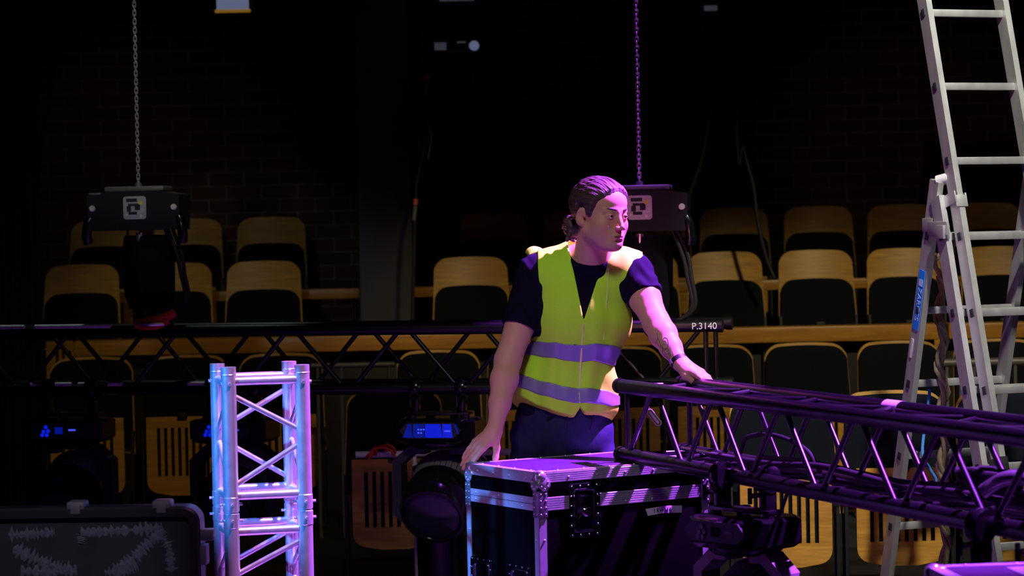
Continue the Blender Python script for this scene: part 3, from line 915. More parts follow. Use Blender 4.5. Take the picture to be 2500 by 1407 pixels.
def flight_case(label, loc, rz, L, Wd, H, detail=True):
    t = thing('flight_case', label, 'flight case', loc, rz)
    x, y, z0, zs = L / 2, Wd / 2, 0.12, H - 0.105
    MB().box((0, 0, (z0 + zs) / 2), (L - 0.006, Wd - 0.006, zs - z0), bevel=0.002).build('body', M['ply'], t, world=False)
    MB().box((0, 0, (zs + H) / 2 - 0.002), (L - 0.006, Wd - 0.006, H - zs - 0.004), bevel=0.002).build('lid', M['ply'], t, world=False)
    MB().box((0, 0, H + 0.0005), (L - 0.055, Wd - 0.055, 0.003), bevel=0.001).build('lid_lit_top', M['ply_lit'], t, world=False)  # same laminate as the lid, tinted for the light on top
    sw, th = 0.034, 0.004
    for s in (-1, 1):                                               # top and bottom edge extrusions
        for zc, up in ((H, -1), (z0, 1)):
            mb = MB()
            if up < 0:                                              # ribbed long front strips
                for k in range(5):
                    mb.box((0, s * (y - th / 2 + 0.001), zc - 0.0034 - 0.0068 * k), (L, th, 0.0058), bevel=0.0008, seg=1)
                mb.box((0, s * (y - th / 2 - 0.0008), zc - sw / 2), (L, th * 0.8, sw))
            else:
                mb.box((0, s * (y - th / 2), zc + up * sw / 2), (L, th, sw))
            mb.box((0, s * (y - sw * 0.45), zc - up * 0.0 + (0.001 if up < 0 else -0.001)), (L, sw * 0.9, th))
            rivets(mb, [(-x + 0.09 + (L - 0.18) * k / 5, s * (y - sw * 0.62), zc + 0.003) for k in range(6)] if up < 0 else [], (0, 0, 1))
            rivets(mb, [(-x + 0.12 + (L - 0.24) * k / 4, s * (y + 0.001), zc + up * sw * .55) for k in range(5)], (0, s, 0))
            mb.build('edge_trim', M['alu_case'], t, world=False)
            mb = MB()
            mb.box((s * (x - th / 2), 0, zc + up * sw / 2), (th, Wd, sw)); mb.box((s * (x - sw * 0.45), 0, zc + (0.001 if up < 0 else -0.001)), (sw * 0.9, Wd, th))
            rivets(mb, [(s * (x - sw * 0.62), -y + 0.08 + (Wd - 0.16) * k / 3, zc + 0.003) for k in range(4)] if up < 0 else [], (0, 0, 1))
            rivets(mb, [(s * (x + 0.0), -y + 0.08 + (Wd - 0.16) * k / 3, zc + up * sw * .55) for k in range(4)], (s, 0, 0))
            mb.build('edge_trim', M['alu_case'], t, world=False)
    for s in (-1, 1):                                               # seam extrusions
        mb = MB()
        for k in range(6):
            mb.box((0, s * (y - th / 2 + 0.001), zs + 0.0225 - 0.0037 - 0.0075 * k), (L - 0.002, th, 0.0063), bevel=0.0008, seg=1)
        mb.box((0, s * (y - th / 2 - 0.0008), zs), (L - 0.002, th * 0.8, 0.045))
        rivets(mb, [(-x + 0.13 + (L - 0.26) * k / 4, s * (y + 0.001), zs - 0.012) for k in range(5)], (0, s, 0))
        mb.build('seam_trim', M['alu_case'], t, world=False)
        mb = MB(); mb.box((s * (x - th / 2), 0, zs + 0.0118), (th, Wd - 0.002, 0.0216)); mb.box((s * (x - th / 2), 0, zs - 0.0118), (th, Wd - 0.002, 0.0216))
        rivets(mb, [(s * x, 0.02 + q, zs + d) for q in (-0.15, 0, 0.15) for d in (-0.012, 0.012)], (s, 0, 0))
        mb.build('seam_trim', M['alu_case'], t, world=False)
    for sx in (-1, 1):
        for sy in (-1, 1):
            mb = MB()                                               # upright corner angle
            w = 0.03
            mb.box((sx * (x - w / 2), sy * (y - th / 2), (z0 + zs) / 2 - 0.02), (w, th, zs - z0 - 0.04)); mb.box((sx * (x - th / 2), sy * (y - w / 2), (z0 + zs) / 2 - 0.02), (th, w, zs - z0 - 0.04))
            rivets(mb, [(sx * (x - 0.02), sy * y, zs - 0.12 - 0.13 * k) for k in range(4)], (0, sy, 0)); rivets(mb, [(sx * x, sy * (y - 0.02), zs - 0.12 - 0.13 * k) for k in range(4)], (sx, 0, 0))
            mb.build('corner_angle', M['alu_case'], t, world=False)
            mb = MB(); w = 0.034                                     # riveted brace over the seam
            mb.box((sx * (x - w / 2 + 0.001), sy * (y - th / 2 + 0.003), zs), (w, th, 0.088), bevel=0.001); mb.box((sx * (x - th / 2 + 0.003), sy * (y - w / 2 + 0.001), zs), (th, w, 0.088), bevel=0.001)
            rivets(mb, [(sx * (x - 0.006 - 0.020 * q), sy * (y + 0.003), zs - 0.034 + 0.0225 * k) for k in range(4) for q in (0, 1)], (0, sy, 0), 0.0042)
            rivets(mb, [(sx * (x + 0.003), sy * (y - 0.006 - 0.020 * q), zs - 0.034 + 0.0225 * k) for k in range(4) for q in (0, 1)], (sx, 0, 0), 0.0042)
            mb.build('corner_brace', M['alu_dark'], t, world=False)
            for zc, up in ((H, -1), (z0, 1)):
                mb = MB()
                c = Vector((sx * (x - 0.016), sy * (y - 0.016), zc + up * 0.014))
                mb.sphere(c, 0.0235, u=20, v=14)
                for (cc, rot) in (((sx * (x - 0.022), sy * (y + 0.002), zc + up * 0.038), Matrix(((1, 0, 0), (0, 0, -1), (0, 1, 0)))), ((sx * (x + 0.002), sy * (y - 0.022), zc + up * 0.038), Matrix(((0, 0, 1), (1, 0, 0), (0, 1, 0))))):
                    mb.lathe([(0.023, -0.002), (0.023, 0.0015), (0.021, 0.003), (0.001, 0.003)], cc, rot, 22)
                    n_ = rot @ Vector((0, 0, 1)); n_ = n_ * (1 if (n_.y * sy > 0 or n_.x * sx > 0) else -1)
                    rivets(mb, [Vector(cc) + rot @ Vector((0.015 * math.cos(a), 0.015 * math.sin(a), 0)) + n_ * 0.002 for a in (R(-150), R(-90), R(-30), R(30))], n_, 0.0036)
                mb.lathe([(0.024, -0.001), (0.024, 0.002), (0.021, 0.004), (0.001, 0.004)], (sx * (x - 0.024), sy * (y - 0.024), zc - up * 0.001), Matrix.Identity(3) if up < 0 else Matrix(((1, 0, 0), (0, -1, 0), (0, 0, -1))), 22)
                mb.build('ball_corner', M['chrome'], t, world=False)
            mb = MB()
            px, py = sx * (x - 0.08), sy * (y - 0.08)
            mb.tube((px - 0.016, py, 0.05), (px + 0.016, py, 0.05), 0.05, 24); mb.box((px, py, 0.112), (0.08, 0.07, 0.016), bevel=0.003); mb.box((px - 0.022, py, 0.08), (0.004, 0.03, 0.07)); mb.box((px + 0.022, py, 0.08), (0.004, 0.03, 0.07))
            mb.build('caster', M['rubber'], t, world=False)
    return t


CH = 0.76
ca = R(32)
case = flight_case('black flight case with aluminium edges under the person\'s hand', (0.247, 8.804, 0), ca, 0.70, 0.47, CH)
for a_ in (0.1804,):
    dish(case, (-0.35 + a_, -0.235 - 0.001, 0.625), (1, 0, 0), (0, 0, 1), 0.125, 0.182, 'butterfly_latch', 'latch')
for b_ in (0.126, 0.3727):
    dish(case, (-0.35 - 0.001, -0.235 + b_, 0.36), (0, -1, 0), (0, 0, 1), 0.14, 0.17, 'handle_dish', 'handle')
mb = MB(); rot = Matrix(((1, 0, 0), (0, 0, -1), (0, 1, 0)))
mb.prism([(-0.068, -0.013), (0.0, -0.008), (0.074, -0.013), (0.075, 0.012), (0.0, 0.016), (-0.078, 0.011)], (0.158, -0.2362, 0.598), rot, 0.002)
tp = mb.build('tape_label', M['white_tape'], case, world=False); tp['label'] = 'white tape label with handwriting'
mt4 = case.matrix_basis @ Matrix.Translation((0.150, -0.2376, 0.599)) @ rot.to_4x4()
lettering('I K\u2022\u2022 H I', 0.021, mt4, M['ink'], tp, 'handwriting')

case2 = flight_case('flight case with bright aluminium edge in the lower right corner', (1.385, 5.76, 0), R(6), 0.80, 0.5, CH)
mb = MB(); mb.box((0.02, 0.0, CH + 0.003), (0.5, 0.34, 0.003), bevel=0.001)
mb.build('lid_plate', M['alu_case'], case2, world=False)

# ------------------------------------------------------------------ open case with upright lid, lower left
lc = W(215, 1240, 7.6)
lid_z = lc.z
oc = thing('open_case', 'open black case whose scuffed lid stands upright at lower left', 'case', (-1.385, 7.6, 0), R(-3))
LW = 0.86
mb = MB()
for s in (-1, 1):
    mb.box((s * (LW / 2 - 0.009), -0.33, 0.16), (0.018, 0.62, 0.32), bevel=0.006)
    mb.box((0, -0.33 + s * 0.301, 0.16), (LW, 0.018, 0.32), bevel=0.006)
mb.box((0, -0.33, 0.014), (LW, 0.62, 0.028))
mb.build('tub', M['blk_mid'], oc, world=False)
yl = 0.02
mb = MB()
H0, H1 = 0.325, lid_z
rot = Matrix(((1, 0, 0), (0, 0, -1), (0, 1, 0)))
outer = rrect(LW + 0.02, H1 - H0, 0.05, 8); inner = rrect(LW - 0.045, H1 - H0 - 0.06, 0.02, 8)
cz = (H0 + H1) / 2
rr = lambda o, y_: mb.ring([(x, y_, cz + z) for x, z in o])
rs = [rr(inner, yl - 0.012), rr(inner, yl - 0.035), rr([(x * .985, z * .97) for x, z in outer], yl - 0.035), rr(outer, yl - 0.028), rr(outer, yl + 0.05), rr([(x * .97, z * .95) for x, z in outer], yl + 0.06)]
mb.skin_rings(rs, cap=False); mb.bm.faces.new(list(reversed(rs[-1])))
lid = mb.build('lid', M['blk_mid'], oc, world=False)
MB().prism(inner, (0, yl, cz), rot, 0.03).build('lid_board', M['board'], lid, world=False)


def glue(pts, w, seed):
    g = np.random.default_rng(seed)
    mb = MB()
    q = bez([(x, 0, z) for x, z in pts], 14)
    L_, R_ = [], []
    for i, p in enumerate(q):
        t_ = (q[min(i + 1, len(q) - 1)] - q[max(i - 1, 0)]).normalized()
        n_ = Vector((-t_.z, 0, t_.x))
        ww = w * (0.5 + 0.18 * g.standard_normal() + 0.25 * math.sin(i * 2.1 + seed))
        ww = max(0.15 * w, ww)
        L_.append((p.x + n_.x * ww, p.z + n_.z * ww)); R_.append((p.x - n_.x * ww * 0.9, p.z - n_.z * ww * 0.9))
    a = mb.ring([(x, yl - 0.0155, z) for x, z in L_]); b = mb.ring([(x, yl - 0.0185, z) for x, z in [((l[0] + r_[0]) / 2, (l[1] + r_[1]) / 2) for l, r_ in zip(L_, R_)]]); c = mb.ring([(x, yl - 0.0155, z) for x, z in R_])
    mb.skin_rings([a, b, c], closed=False, cap=False)
    mb.build('glue_streak', M['glue'], lid, world=False)


def lp(px, py):
    """local x,z on the lid board seen at the pixel"""
    v = oc.matrix_basis.inverted() @ W(px, py, 7.58)
    return (v.x, v.z)


glue([lp(190, 1306), lp(260, 1302), lp(330, 1298), lp(392, 1290)], 0.026, 1)
glue([lp(398, 1296), lp(360, 1328), lp(320, 1366), lp(276, 1396)], 0.030, 2)
glue([lp(392, 1312), lp(408, 1345), lp(414, 1400)], 0.022, 3)
glue([lp(10, 1312), lp(70, 1310), lp(126, 1304)], 0.026, 4)
glue([lp(22, 1345), lp(70, 1368), lp(120, 1388), lp(160, 1398)], 0.034, 5)
glue([lp(192, 1310), lp(188, 1332)], 0.02, 6)
glue([lp(40, 1402), lp(120, 1404), lp(180, 1398)], 0.03, 7)
glue([lp(250, 1404), lp(300, 1396), lp(330, 1384)], 0.03, 8)
for px in (180, 392):
    x_, z_ = lp(px, 1240)
    mb = MB(); mb.box((x_, yl, H1 + 0.006), (0.055, 0.07, 0.024), bevel=0.008); mb.box((x_, yl - 0.03, H1 - 0.004), (0.03, 0.014, 0.03), bevel=0.004)
    mb.build('latch', M['grey'], lid, world=False)
x_, z_ = LW / 2 + 0.02, lp(480, 1309)[1]
mb = MB(); mb.box((x_ + 0.008, yl, z_), (0.04, 0.05, 0.034), bevel=0.006); mb.box((x_ - 0.004, yl, z_ - 0.06), (0.02, 0.06, 0.06), bevel=0.004)
mb.build('latch', M['grey'], lid, world=False)

# ------------------------------------------------------------------ combination ladder
la = R(22)
lr, ld = Vector((math.cos(la), math.sin(la), 0)), Vector((math.sin(la), -math.cos(la), 0))
TANL = 0.27
lad0 = W(2337, 500, 9.45)
lad = thing('ladder', 'tall aluminium combination ladder standing open at right', 'ladder', (lad0.x, lad0.y, 0))
ZB = lad0.z


def lad_section(p0, z0, z1, sgn, width, zr, rung_d=0.03, feet=True, sd=0.062, sw=0.024):
    """Stiles and rungs; p0: left stile axis at height ZB; sgn +1 leans its foot along ld, -1 against."""
    at = lambda z: p0 + ld * (sgn * TANL * (ZB - z)) + TW * (z - ZB)
    ax = (at(z1) - at(z0)).normalized()
    fr = frame(ax, lr)
    for k in (0, 1):
        a, b = at(z0) + lr * width * k, at(z1) + lr * width * k
        mb = MB()
        # U channel: web outside, flanges front and back
        s = -1 if k == 0 else 1
        w2, d2 = sw / 2, sd / 2
        mb.prism([(-w2, -d2), (w2, -d2), (w2, d2), (-w2, d2)], (a + b) / 2, fr, (b - a).length)
        mb.build('stile', M['alu_lad'], lad)
        if feet:
            MB().box(a - ax * 0.02, (sw + 0.012, sd + 0.012, 0.05), fr, 0.004).build('foot', M['rubber'], lad)
    for z in zr:
        c = at(z) + lr * width / 2
        mb = MB(); mb.box(c, (width - sw, rung_d, 0.028), frame((0, 0, 1), lr), 0.004)
        mb.box(c + TW * 0.0, (width + sw + 0.004, 0.016, 0.016), fr)
        mb.build('rung', M['alu_lad'], lad)
        for k, s in ((0, -1), (1, 1)):
            e = at(z) + lr * (width * k + s * (sw / 2 + 0.0015))
            MB().box(e, (0.004, 0.022, 0.030), fr, 0.001).build('rung_end', M['ink'], lad)
    return at


zr = [0.947 + 0.2825 * k for k in range(-3, 8)]
at3 = lad_section(lad0, 0.70, 2.8, 1, 0.342, [z for z in zr if 0.72 < z < 2.75])
p2 = lad0 - lr * 0.034 - ld * 0.075
at2 = lad_section(p2, 0.03, 1.66, 1, 0.41, [z for z in zr if z < 1.6])
p1 = W(2280, 500, 9.55)
at1 = lad_section(p1, 0.03, 1.72, -1, 0.41, [z for z in zr if z < 1.6])
fr3 = frame((at3(2) - at3(1)).normalized(), lr)
mb = MB()                                                           # guide bracket at the top of the middle section
c = at3(1.645)
mb.box(c - lr * 0.0 + ld * 0.033, (0.05, 0.006, 0.045), fr3, 0.002); mb.box(c - lr * 0.024 - ld * 0.03, (0.006, 0.13, 0.045), fr3, 0.002); mb.box(c + lr * 0.022, (0.006, 0.07, 0.045), fr3, 0.002)
mb.build('guide_bracket', M['alu_lad'], lad)
mb = MB()                                                           # hinge clamp between rear and middle sections
a, b = at1(1.555), at2(1.53)
mb.box(a - lr * 0.015, (0.006, 0.075, 0.05), frame((0, 0, 1), lr), 0.002)
mb.box((a + b) / 2 - lr * 0.016 + ld * 0.03, ((b - a).length + 0.06, 0.008, 0.05), frame((0, 0, 1), (b - a).normalized()), 0.002)
mb.box(b - lr * 0.016 + ld * 0.02, (0.03, 0.06, 0.05), frame((0, 0, 1), lr), 0.002)
mb.build('hinge_clamp', M['alu_lad'], lad)
mb = MB(); mb.path(bez([at1(1.72) + lr * 0.0, at1(1.73) + lr * 0.03 + ld * 0.03, at2(1.72) + lr * 0.02], 8), 0.02, 10); mb.build('hinge_cap', M['white_tape'], lad)
# blue maker's sticker on the outer side of the rear stile
ax1 = (at1(0.6) - at1(1.6)).normalized()                             # reading direction: down the stile
nrm = -lr
fr = Matrix((ax1, nrm.cross(ax1), nrm)).transposed()
zc_ = 1.27
c = at1(zc_) - lr * 0.0132
mb = MB(); mb.prism(rrect(0.235, 0.040, 0.003, 3), c, fr, 0.002)
stk = mb.build('sticker', M['sticker'], lad); stk['label'] = 'blue sticker with pale lettering'
lettering('ZARGES', 0.036, Matrix.Translation(c - lr * 0.0015 + ax1 * 0.018) @ fr.to_4x4(), M['sticker_ink'], stk)
mb = MB(); mb.prism(rrect(0.026, 0.028, 0.002, 2), c - lr * 0.0012 - ax1 * 0.068, fr, 0.0016); mb.build('emblem', M['sticker_ink'], stk)
mb = MB(); mb.prism(rrect(0.075, 0.014, 0.002, 2), at1(1.085) - lr * 0.0135 - ld * 0.01, fr, 0.002); mb.build('sticker', M['white_tape'], lad)['label'] = 'small white sticker'
c = at3(0.947 + 0.2825) + lr * 0.30 + ld * 0.0162 + TW * 0.003
mb = MB(); mb.lathe([(0.001, 0.001), (0.007, 0.001), (0.007, -0.001)], c, frame(ld, lr), 14); mb.build('sticker', M['red_cap'], lad)['label'] = 'small round red sticker'
# rope hanging beside the ladder
mb = MB()
base = W(2296, 690, 9.75)
g = np.random.default_rng(3)
pts = [Vector((base.x + 0.012 * math.sin(k * 0.9), base.y, 1.36 - k * 0.028)) for k in range(49)]
for s in range(3):
    mb.path([p + Vector((0.012 * math.cos(k * 0.9 + s * 2.09), 0.012 * math.sin(k * 0.9 + s * 2.09), 0)) for k, p in enumerate(pts)], 0.010, 8)
mb.path(bez([pts[0], pts[0] + Vector((-0.02, 0, 0.06)), pts[0] + Vector((0.03, -0.02, 0.10)), Vector((at2(1.52).x + 0.08, at2(1.52).y, 1.535))], 8), 0.011, 8)
tag(origin_to_base(mb.build('hemp_rope', M['rope'])), 'frayed pale rope hanging down between the ladder legs', 'rope')

# ------------------------------------------------------------------ cables, tags and small things on the right truss
def cable(name, label, pts, r, m_, n=10, cat='cable', group=None):
    mb = MB(); mb.path(bez(pts, n), r, 10)
    return tag(origin_to_base(mb.build(name, m_)), label, cat, group)


LT = lambda t_, v_, h_: TA + TU * t_ + TV * (SP * v_) - TW * (SP - h_)
g = np.random.default_rng(8)
cable('power_cable', 'black cable arching up inside the truss above the first clamps', [LT(.62, .5, .02), LT(.72, .45, .055), LT(.80, .4, .11), LT(.95, .5, .125), LT(1.10, .62, .09), LT(1.2, .6, .03)], 0.007, M['rubber'], group='cables in the right truss')
cable('power_cable', 'long black cable lying along the middle of the truss', [LT(.55, .35, .035), LT(.9, .55, .03), LT(1.3, .45, .055), LT(1.7, .6, .03), LT(2.1, .4, .05), LT(2.6, .6, .035), LT(3.1, .5, .03)], 0.010, M['rubber'], group='cables in the right truss')
cable('power_cable', 'thick black cable lying along the far lower chord', [LT(.7, .8, .03), LT(1.1, .72, .045), LT(1.6, .8, .03), LT(2.0, .7, .05), LT(2.5, .78, .04), LT(3.0, .75, .03)], 0.012, M['rubber'], group='cables in the right truss')
pts = []
for k in range(80):
    a = k * 2 * math.pi / 20
    pts.append(LT(2.25 + 0.14 * math.cos(a) + 0.01 * math.sin(k), .5 + 0.30 * math.sin(a + 0.2), .038 + 0.0011 * k + 0.006 * math.sin(k * 1.7)))
mb = MB(); mb.path(pts, 0.009, 8)
tag(origin_to_base(mb.build('cable_coil', M['rubber'])), 'coiled black cable lying in the truss near the ladder foot', 'cable')
mb = MB(); mb.path(bez([LT(2.30, .2, .075), LT(2.36, .3, .11), LT(2.42, .42, .115), LT(2.5, .5, .09)], 8), 0.02, 10)
tag(origin_to_base(mb.build('cable_plug', M['alu_dark'])), 'grey metal connector lying on the coiled cable', 'connector')
cable('power_cable', 'black cable looping down from the truss beside the first moving head', [on_truss(1.22) + TV * .03, on_truss(1.16) - TW * .10 + TV * .02, on_truss(1.10) - TW * .15, on_truss(1.0) - TW * .15 - TV * .1, on_truss(0.95) - TW * .165 - TV * .12], 0.006, M['rubber'], group='cables in the right truss')
cable('blue_cord', 'bright blue cord hanging behind the truss beside the ladder', [at1(0.957) + lr * 0.07, at1(0.90) + lr * 0.075 + ld * 0.02, W(2252, 1100, 9.5), W(2270, 1145, 9.5), W(2286, 1182, 9.5), W(2270, 1260, 9.5)], 0.006, M['blue_rope'], cat='cord')
# clear plastic tag hung from the truss
mb = MB()
p = W(1597, 1020, 8.77)
fr = frame((0.1, -1, 0.1), (0.6, 0, -0.8))
mb.prism(rrect(0.050, 0.007, 0.003, 4), p, fr, 0.002)
mb.path([p + fr @ Vector((x, y, 0.002)) for x, y in rrect(0.066, 0.020, 0.009, 6)], 0.0018, 6, closed=True)
mb.tube(p + fr @ Vector((-0.03, 0, 0)), p + Vector((-0.012, 0.0, 0.115)), 0.0012, 6)
tag(origin_to_base(mb.build('plastic_tag', M['clear'])), 'clear plastic tag hanging inside the truss near its left end', 'tag')
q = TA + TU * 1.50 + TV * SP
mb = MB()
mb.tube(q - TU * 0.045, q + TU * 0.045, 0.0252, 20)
tpx = mb.build('tape_or_glint', M['white_tape'], tr); tpx['label'] = 'white tape wrapped on the far upper chord'

# ------------------------------------------------------------------ things up in the dark
def hanging_cable(name, label, pts, r=0.010, m_=None):
    return cable(name, label, [Vector((pts[0].x, pts[0].y, 6.99))] + pts, r, m_ or M['blk_mid'], 10, group='cables hanging against the back wall')


hanging_cable('hanging_cable', 'dark cable drooping from the top right of the right hoist', [W(1800, -60, 14), W(1772, 50, 14), W(1748, 160, 14), W(1735, 270, 14), W(1715, 380, 14), W(1692, 450, 14), W(1655, 560, 14)], 0.012)
hanging_cable('hanging_cable', 'dark cable crossing the back row seats right of the right hoist', [W(1795, 200, 14.2), W(1815, 360, 14.2), W(1838, 450, 14.2), W(1850, 540, 14.2), W(1868, 620, 14.2), W(1890, 680, 14.2)], 0.012)
hanging_cable('hanging_cable', 'dark cable hanging by the drape at the left', [W(150, -40, 13.6), W(134, 80, 13.6), W(126, 180, 13.6), W(118, 260, 13.6), W(98, 370, 13.6), W(80, 560, 13.6), W(66, 760, 13.6)], 0.012)
rc_ = thing('hanging_cable', 'dark cable with red taped joints hanging beside the pillar', 'cable', W(1010, 800, 13.9), group='cables hanging against the back wall')
mb = MB(); mb.path(bez([Vector((W(1042, 30, 13.9).x, W(1042, 30, 13.9).y, 6.99)), W(1042, 30, 13.9), W(1043, 120, 13.9), W(1044, 190, 13.9), W(1032, 290, 13.9), W(1036, 350, 13.9), W(1018, 440, 13.9), W(1014, 510, 13.9), W(1010, 640, 13.9), W(1006, 800, 13.9)], 8), 0.010, 8); mb.build('cord', M['blk_mid'], rc_)
for py in (190, 494):
    px = 1043 if py < 300 else 1015
    mb = MB(); mb.tube(W(px, py - 8, 13.9), W(px - 1, py + 7, 13.9), 0.014, 10); mb.build('red_tape', M['red_cap'], rc_)
    mb = MB(); mb.tube(W(px - 1, py + 9, 13.9), W(px - 4, py + 44, 13.9), 0.012, 10); mb.build('connector', M['grey'], rc_)
c = W(1022, 350, 14.0)
mb = MB(); mb.sphere(c, (0.06, 0.05, 0.09), u=16, v=10)
cb = thing('cable_bundle', 'dark bundle of coiled cable hanging beside the pillar', 'cable', c)
mb.build('coil', M['rubber'], cb)
mb = MB(); mb.path(bez([c + Vector((0.05, -0.05, -0.09)), c + Vector((0.065, -0.055, -0.02)), c + Vector((0.07, -0.05, 0.06)), c + Vector((0.03, -0.02, 0.16)), c + Vector((0.03, 0.0, 0.3)), Vector((c.x + 0.02, c.y, 6.99))], 6), 0.006, 6); mb.build('cord', M['grey'], cb)

# projector on a pole
pj = W(1105, 116, 15.2)
pr = thing('projector', 'small grey projector hanging high above the pillar', 'projector', pj)
MB().box(pj, (0.29, 0.24, 0.09), bevel=0.012).build('body', M['blk_mid'], pr)
MB().tube(pj + Vector((0.02, 0, 0.04)), pj + Vector((0.02, 0, 1.9)), 0.016, 12).build('pole', M['frame'], pr)
MB().box(pj + Vector((0.02, 0, 0.055)), (0.08, 0.08, 0.03), bevel=0.004).build('mount', M['frame'], pr)
MB().box(pj + Vector((-0.07, -0.121, 0.0)), (0.07, 0.004, 0.045), bevel=0.001).build('glow_patch', M['lamp_grey'], pr)  # pale patch shown by an added glow, no lamp
MB().box(pj + Vector((0.055, -0.121, 0.022)), (0.05, 0.004, 0.010), bevel=0.001).build('glow_strip', M['lamp_grey'], pr)  # second pale patch, glow added likewise
mb = MB(); mb.lathe([(0.001, 0.02), (0.022, 0.018), (0.03, 0.0), (0.03, -0.01)], pj + Vector((0.13, -0.118, 0.0)), Matrix(((1, 0, 0), (0, 0, -1), (0, 1, 0))), 18); mb.build('lens', M['lamp_cool'], pr)

# lanterns at the top edge of the picture
for px, py, w_, h_, mk, label in ((568, 8, 0.185, 0.07, 'lamp_cool', 'lit stage lantern with an amber lower edge at the top left'), (28, 15, 0.10, 0.03, 'lamp_grey', 'dim strip lantern at the top left corner'),
                                  (1115, -6, 0.20, 0.04, 'lamp_grey', 'dim lantern above the small projector at the top edge'), (1735, 20, 0.075, 0.03, 'lamp_grey', 'small dim lantern at the top edge right of the magenta chain')):
    c = W(px, py, 14.6)
    t = thing('stage_lantern', label, 'stage light', c, group='lanterns high above the seats')
    MB().box(c + Vector((0, 0.10, 0.03)), (w_ + 0.05, 0.2, h_ + 0.08), bevel=0.01).build('housing', M['frame'], t)
    MB().box(c + Vector((0, -0.004, 0.0)), (w_, 0.012, h_), bevel=0.003).build('window', M[mk], t)
    if px == 568:
        MB().box(c + Vector((0.0, -0.008, -h_ / 2 - 0.010)), (w_ + 0.02, 0.016, 0.018), bevel=0.003).build('gel_edge', M['lamp_amber'], t)
    MB().tube(c + Vector((0, 0.1, 0.05)), c + Vector((0, 0.1, 1.4)), 0.012, 10).build('hanger', M['frame'], t)

# tall black cabinet behind the ladder
cb = W(2400, 400, 16.3)
t = thing('speaker_cabinet', 'black speaker cabinet on the top tier behind the ladder', 'speaker', (cb.x, 16.3, 0.80))
z1 = W(2290, 345, 16.3).z
MB().box((cb.x, 16.3, (0.80 + z1) / 2), (0.64, 0.45, z1 - 0.80), Matrix.Rotation(R(14), 3, 'Z'), 0.015).build('cabinet', M['blk_mid'], t)
MB().box(Vector((cb.x, 16.3, (0.80 + z1) / 2)) + Matrix.Rotation(R(14), 3, 'Z') @ Vector((0, -0.226, 0)), (0.58, 0.006, z1 - 0.88), Matrix.Rotation(R(14), 3, 'Z')).build('grille', M['blk_matt'], t)

# dark bin behind the flight case
c = W(1075, 1140, 10.62)
t = thing('cable_bin', 'dark round bin behind the flight case, under the blue display', 'bin', (c.x, c.y, 0))
MB().lathe([(0.09, 0.0), (0.10, 0.01), (0.112, c.z - 0.02)], (c.x, c.y, 0), n=32).build('drum', M['blk'], t)
MB().lathe([(0.112, -0.02), (0.118, -0.012), (0.118, 0.0), (0.112, 0.006), (0.104, 0.002), (0.10, -0.012)], c, n=32).build('rim', M['blk_gloss'], t)

# ------------------------------------------------------------------ person: smooth distance-field body
def V(p): return np.array(p, dtype=np.float64)


def f_rc(a, b, ra, rb):
    a, b = V(a), V(b); ab = b - a; L2 = float(ab @ ab)
    def f(P):
        h = np.clip(((P - a) @ ab) / L2, 0, 1)
        return np.linalg.norm(P - a - h[..., None] * ab, axis=-1) - (ra + (rb - ra) * h)
    r = max(ra, rb)
    return f, np.minimum(a, b) - r, np.maximum(a, b) + r


def f_ell(c, r, Rm=None):
    c, r = V(c), V(r)
    Rm = np.array(Rm) if Rm is not None else None
    def f(P):
        q = P - c
        if Rm is not None: q = q @ Rm                            # columns of Rm are the ellipsoid's axes
        k0 = np.linalg.norm(q / r, axis=-1); k1 = np.linalg.norm(q / (r * r), axis=-1)
        return k0 * (k0 - 1) / np.maximum(k1, 1e-9)
    e = r if Rm is None else np.abs(Rm) @ r
    return f, c - e, c + e


def smin(a, b, k):
    if k <= 0: return np.minimum(a, b)
    h = np.maximum(k - np.abs(a - b), 0) / k
    return np.minimum(a, b) - h * h * k * 0.25


class Field:
    """Ordered list of operations: u smooth union, s smooth subtraction, i intersection (function only)."""
    def __init__(self): self.ops = []; self.T = None

    def u(self, prim, k=0.01): self.ops.append(('u', prim, k)); return self
    def s(self, prim, k=0.005): self.ops.append(('s', prim, k)); return self
    def i(self, fn, k=0.003): self.ops.append(('i', (fn, None, None), k)); return self

    def __call__(self, P):
        P = np.asarray(P, float)
        d = np.full(P.shape[:-1], 1.0)
        for op, (f, lo, hi), k in self.ops:
            v = f(P)
            d = smin(d, v, k) if op == 'u' else -smin(-d, v, k) if op == 's' else -smin(-d, -v, k)
        return d

    def grid(self, X, Y, Z):
        d = np.full((len(X), len(Y), len(Z)), 0.2, dtype=np.float32)
        for op, (f, lo, hi), k in self.ops:
            if lo is None:
                sl = [slice(None)] * 3
            else:
                mrg = max(0.03, 2.5 * k)
                sl = [slice(max(0, np.searchsorted(A, lo[i] - mrg) - 1), np.searchsorted(A, hi[i] + mrg) + 1) for i, A in enumerate((X, Y, Z))]
            xs, ys, zs = X[sl[0]], Y[sl[1]], Z[sl[2]]
            if not (len(xs) and len(ys) and len(zs)): continue
            step = max(1, int(2e6 // (len(ys) * len(zs))))
            x0 = sl[0].start or 0
            for q in range(0, len(xs), step):
                P = np.stack(np.meshgrid(xs[q:q + step], ys, zs, indexing='ij'), -1)
                v = f(P).astype(np.float32)
                s3 = (slice(x0 + q, x0 + q + len(xs[q:q + step])), sl[1], sl[2])
                o = d[s3]
                d[s3] = smin(o, v, k) if op == 'u' else -smin(-o, v, k) if op == 's' else -smin(-o, -v, k)
        return d


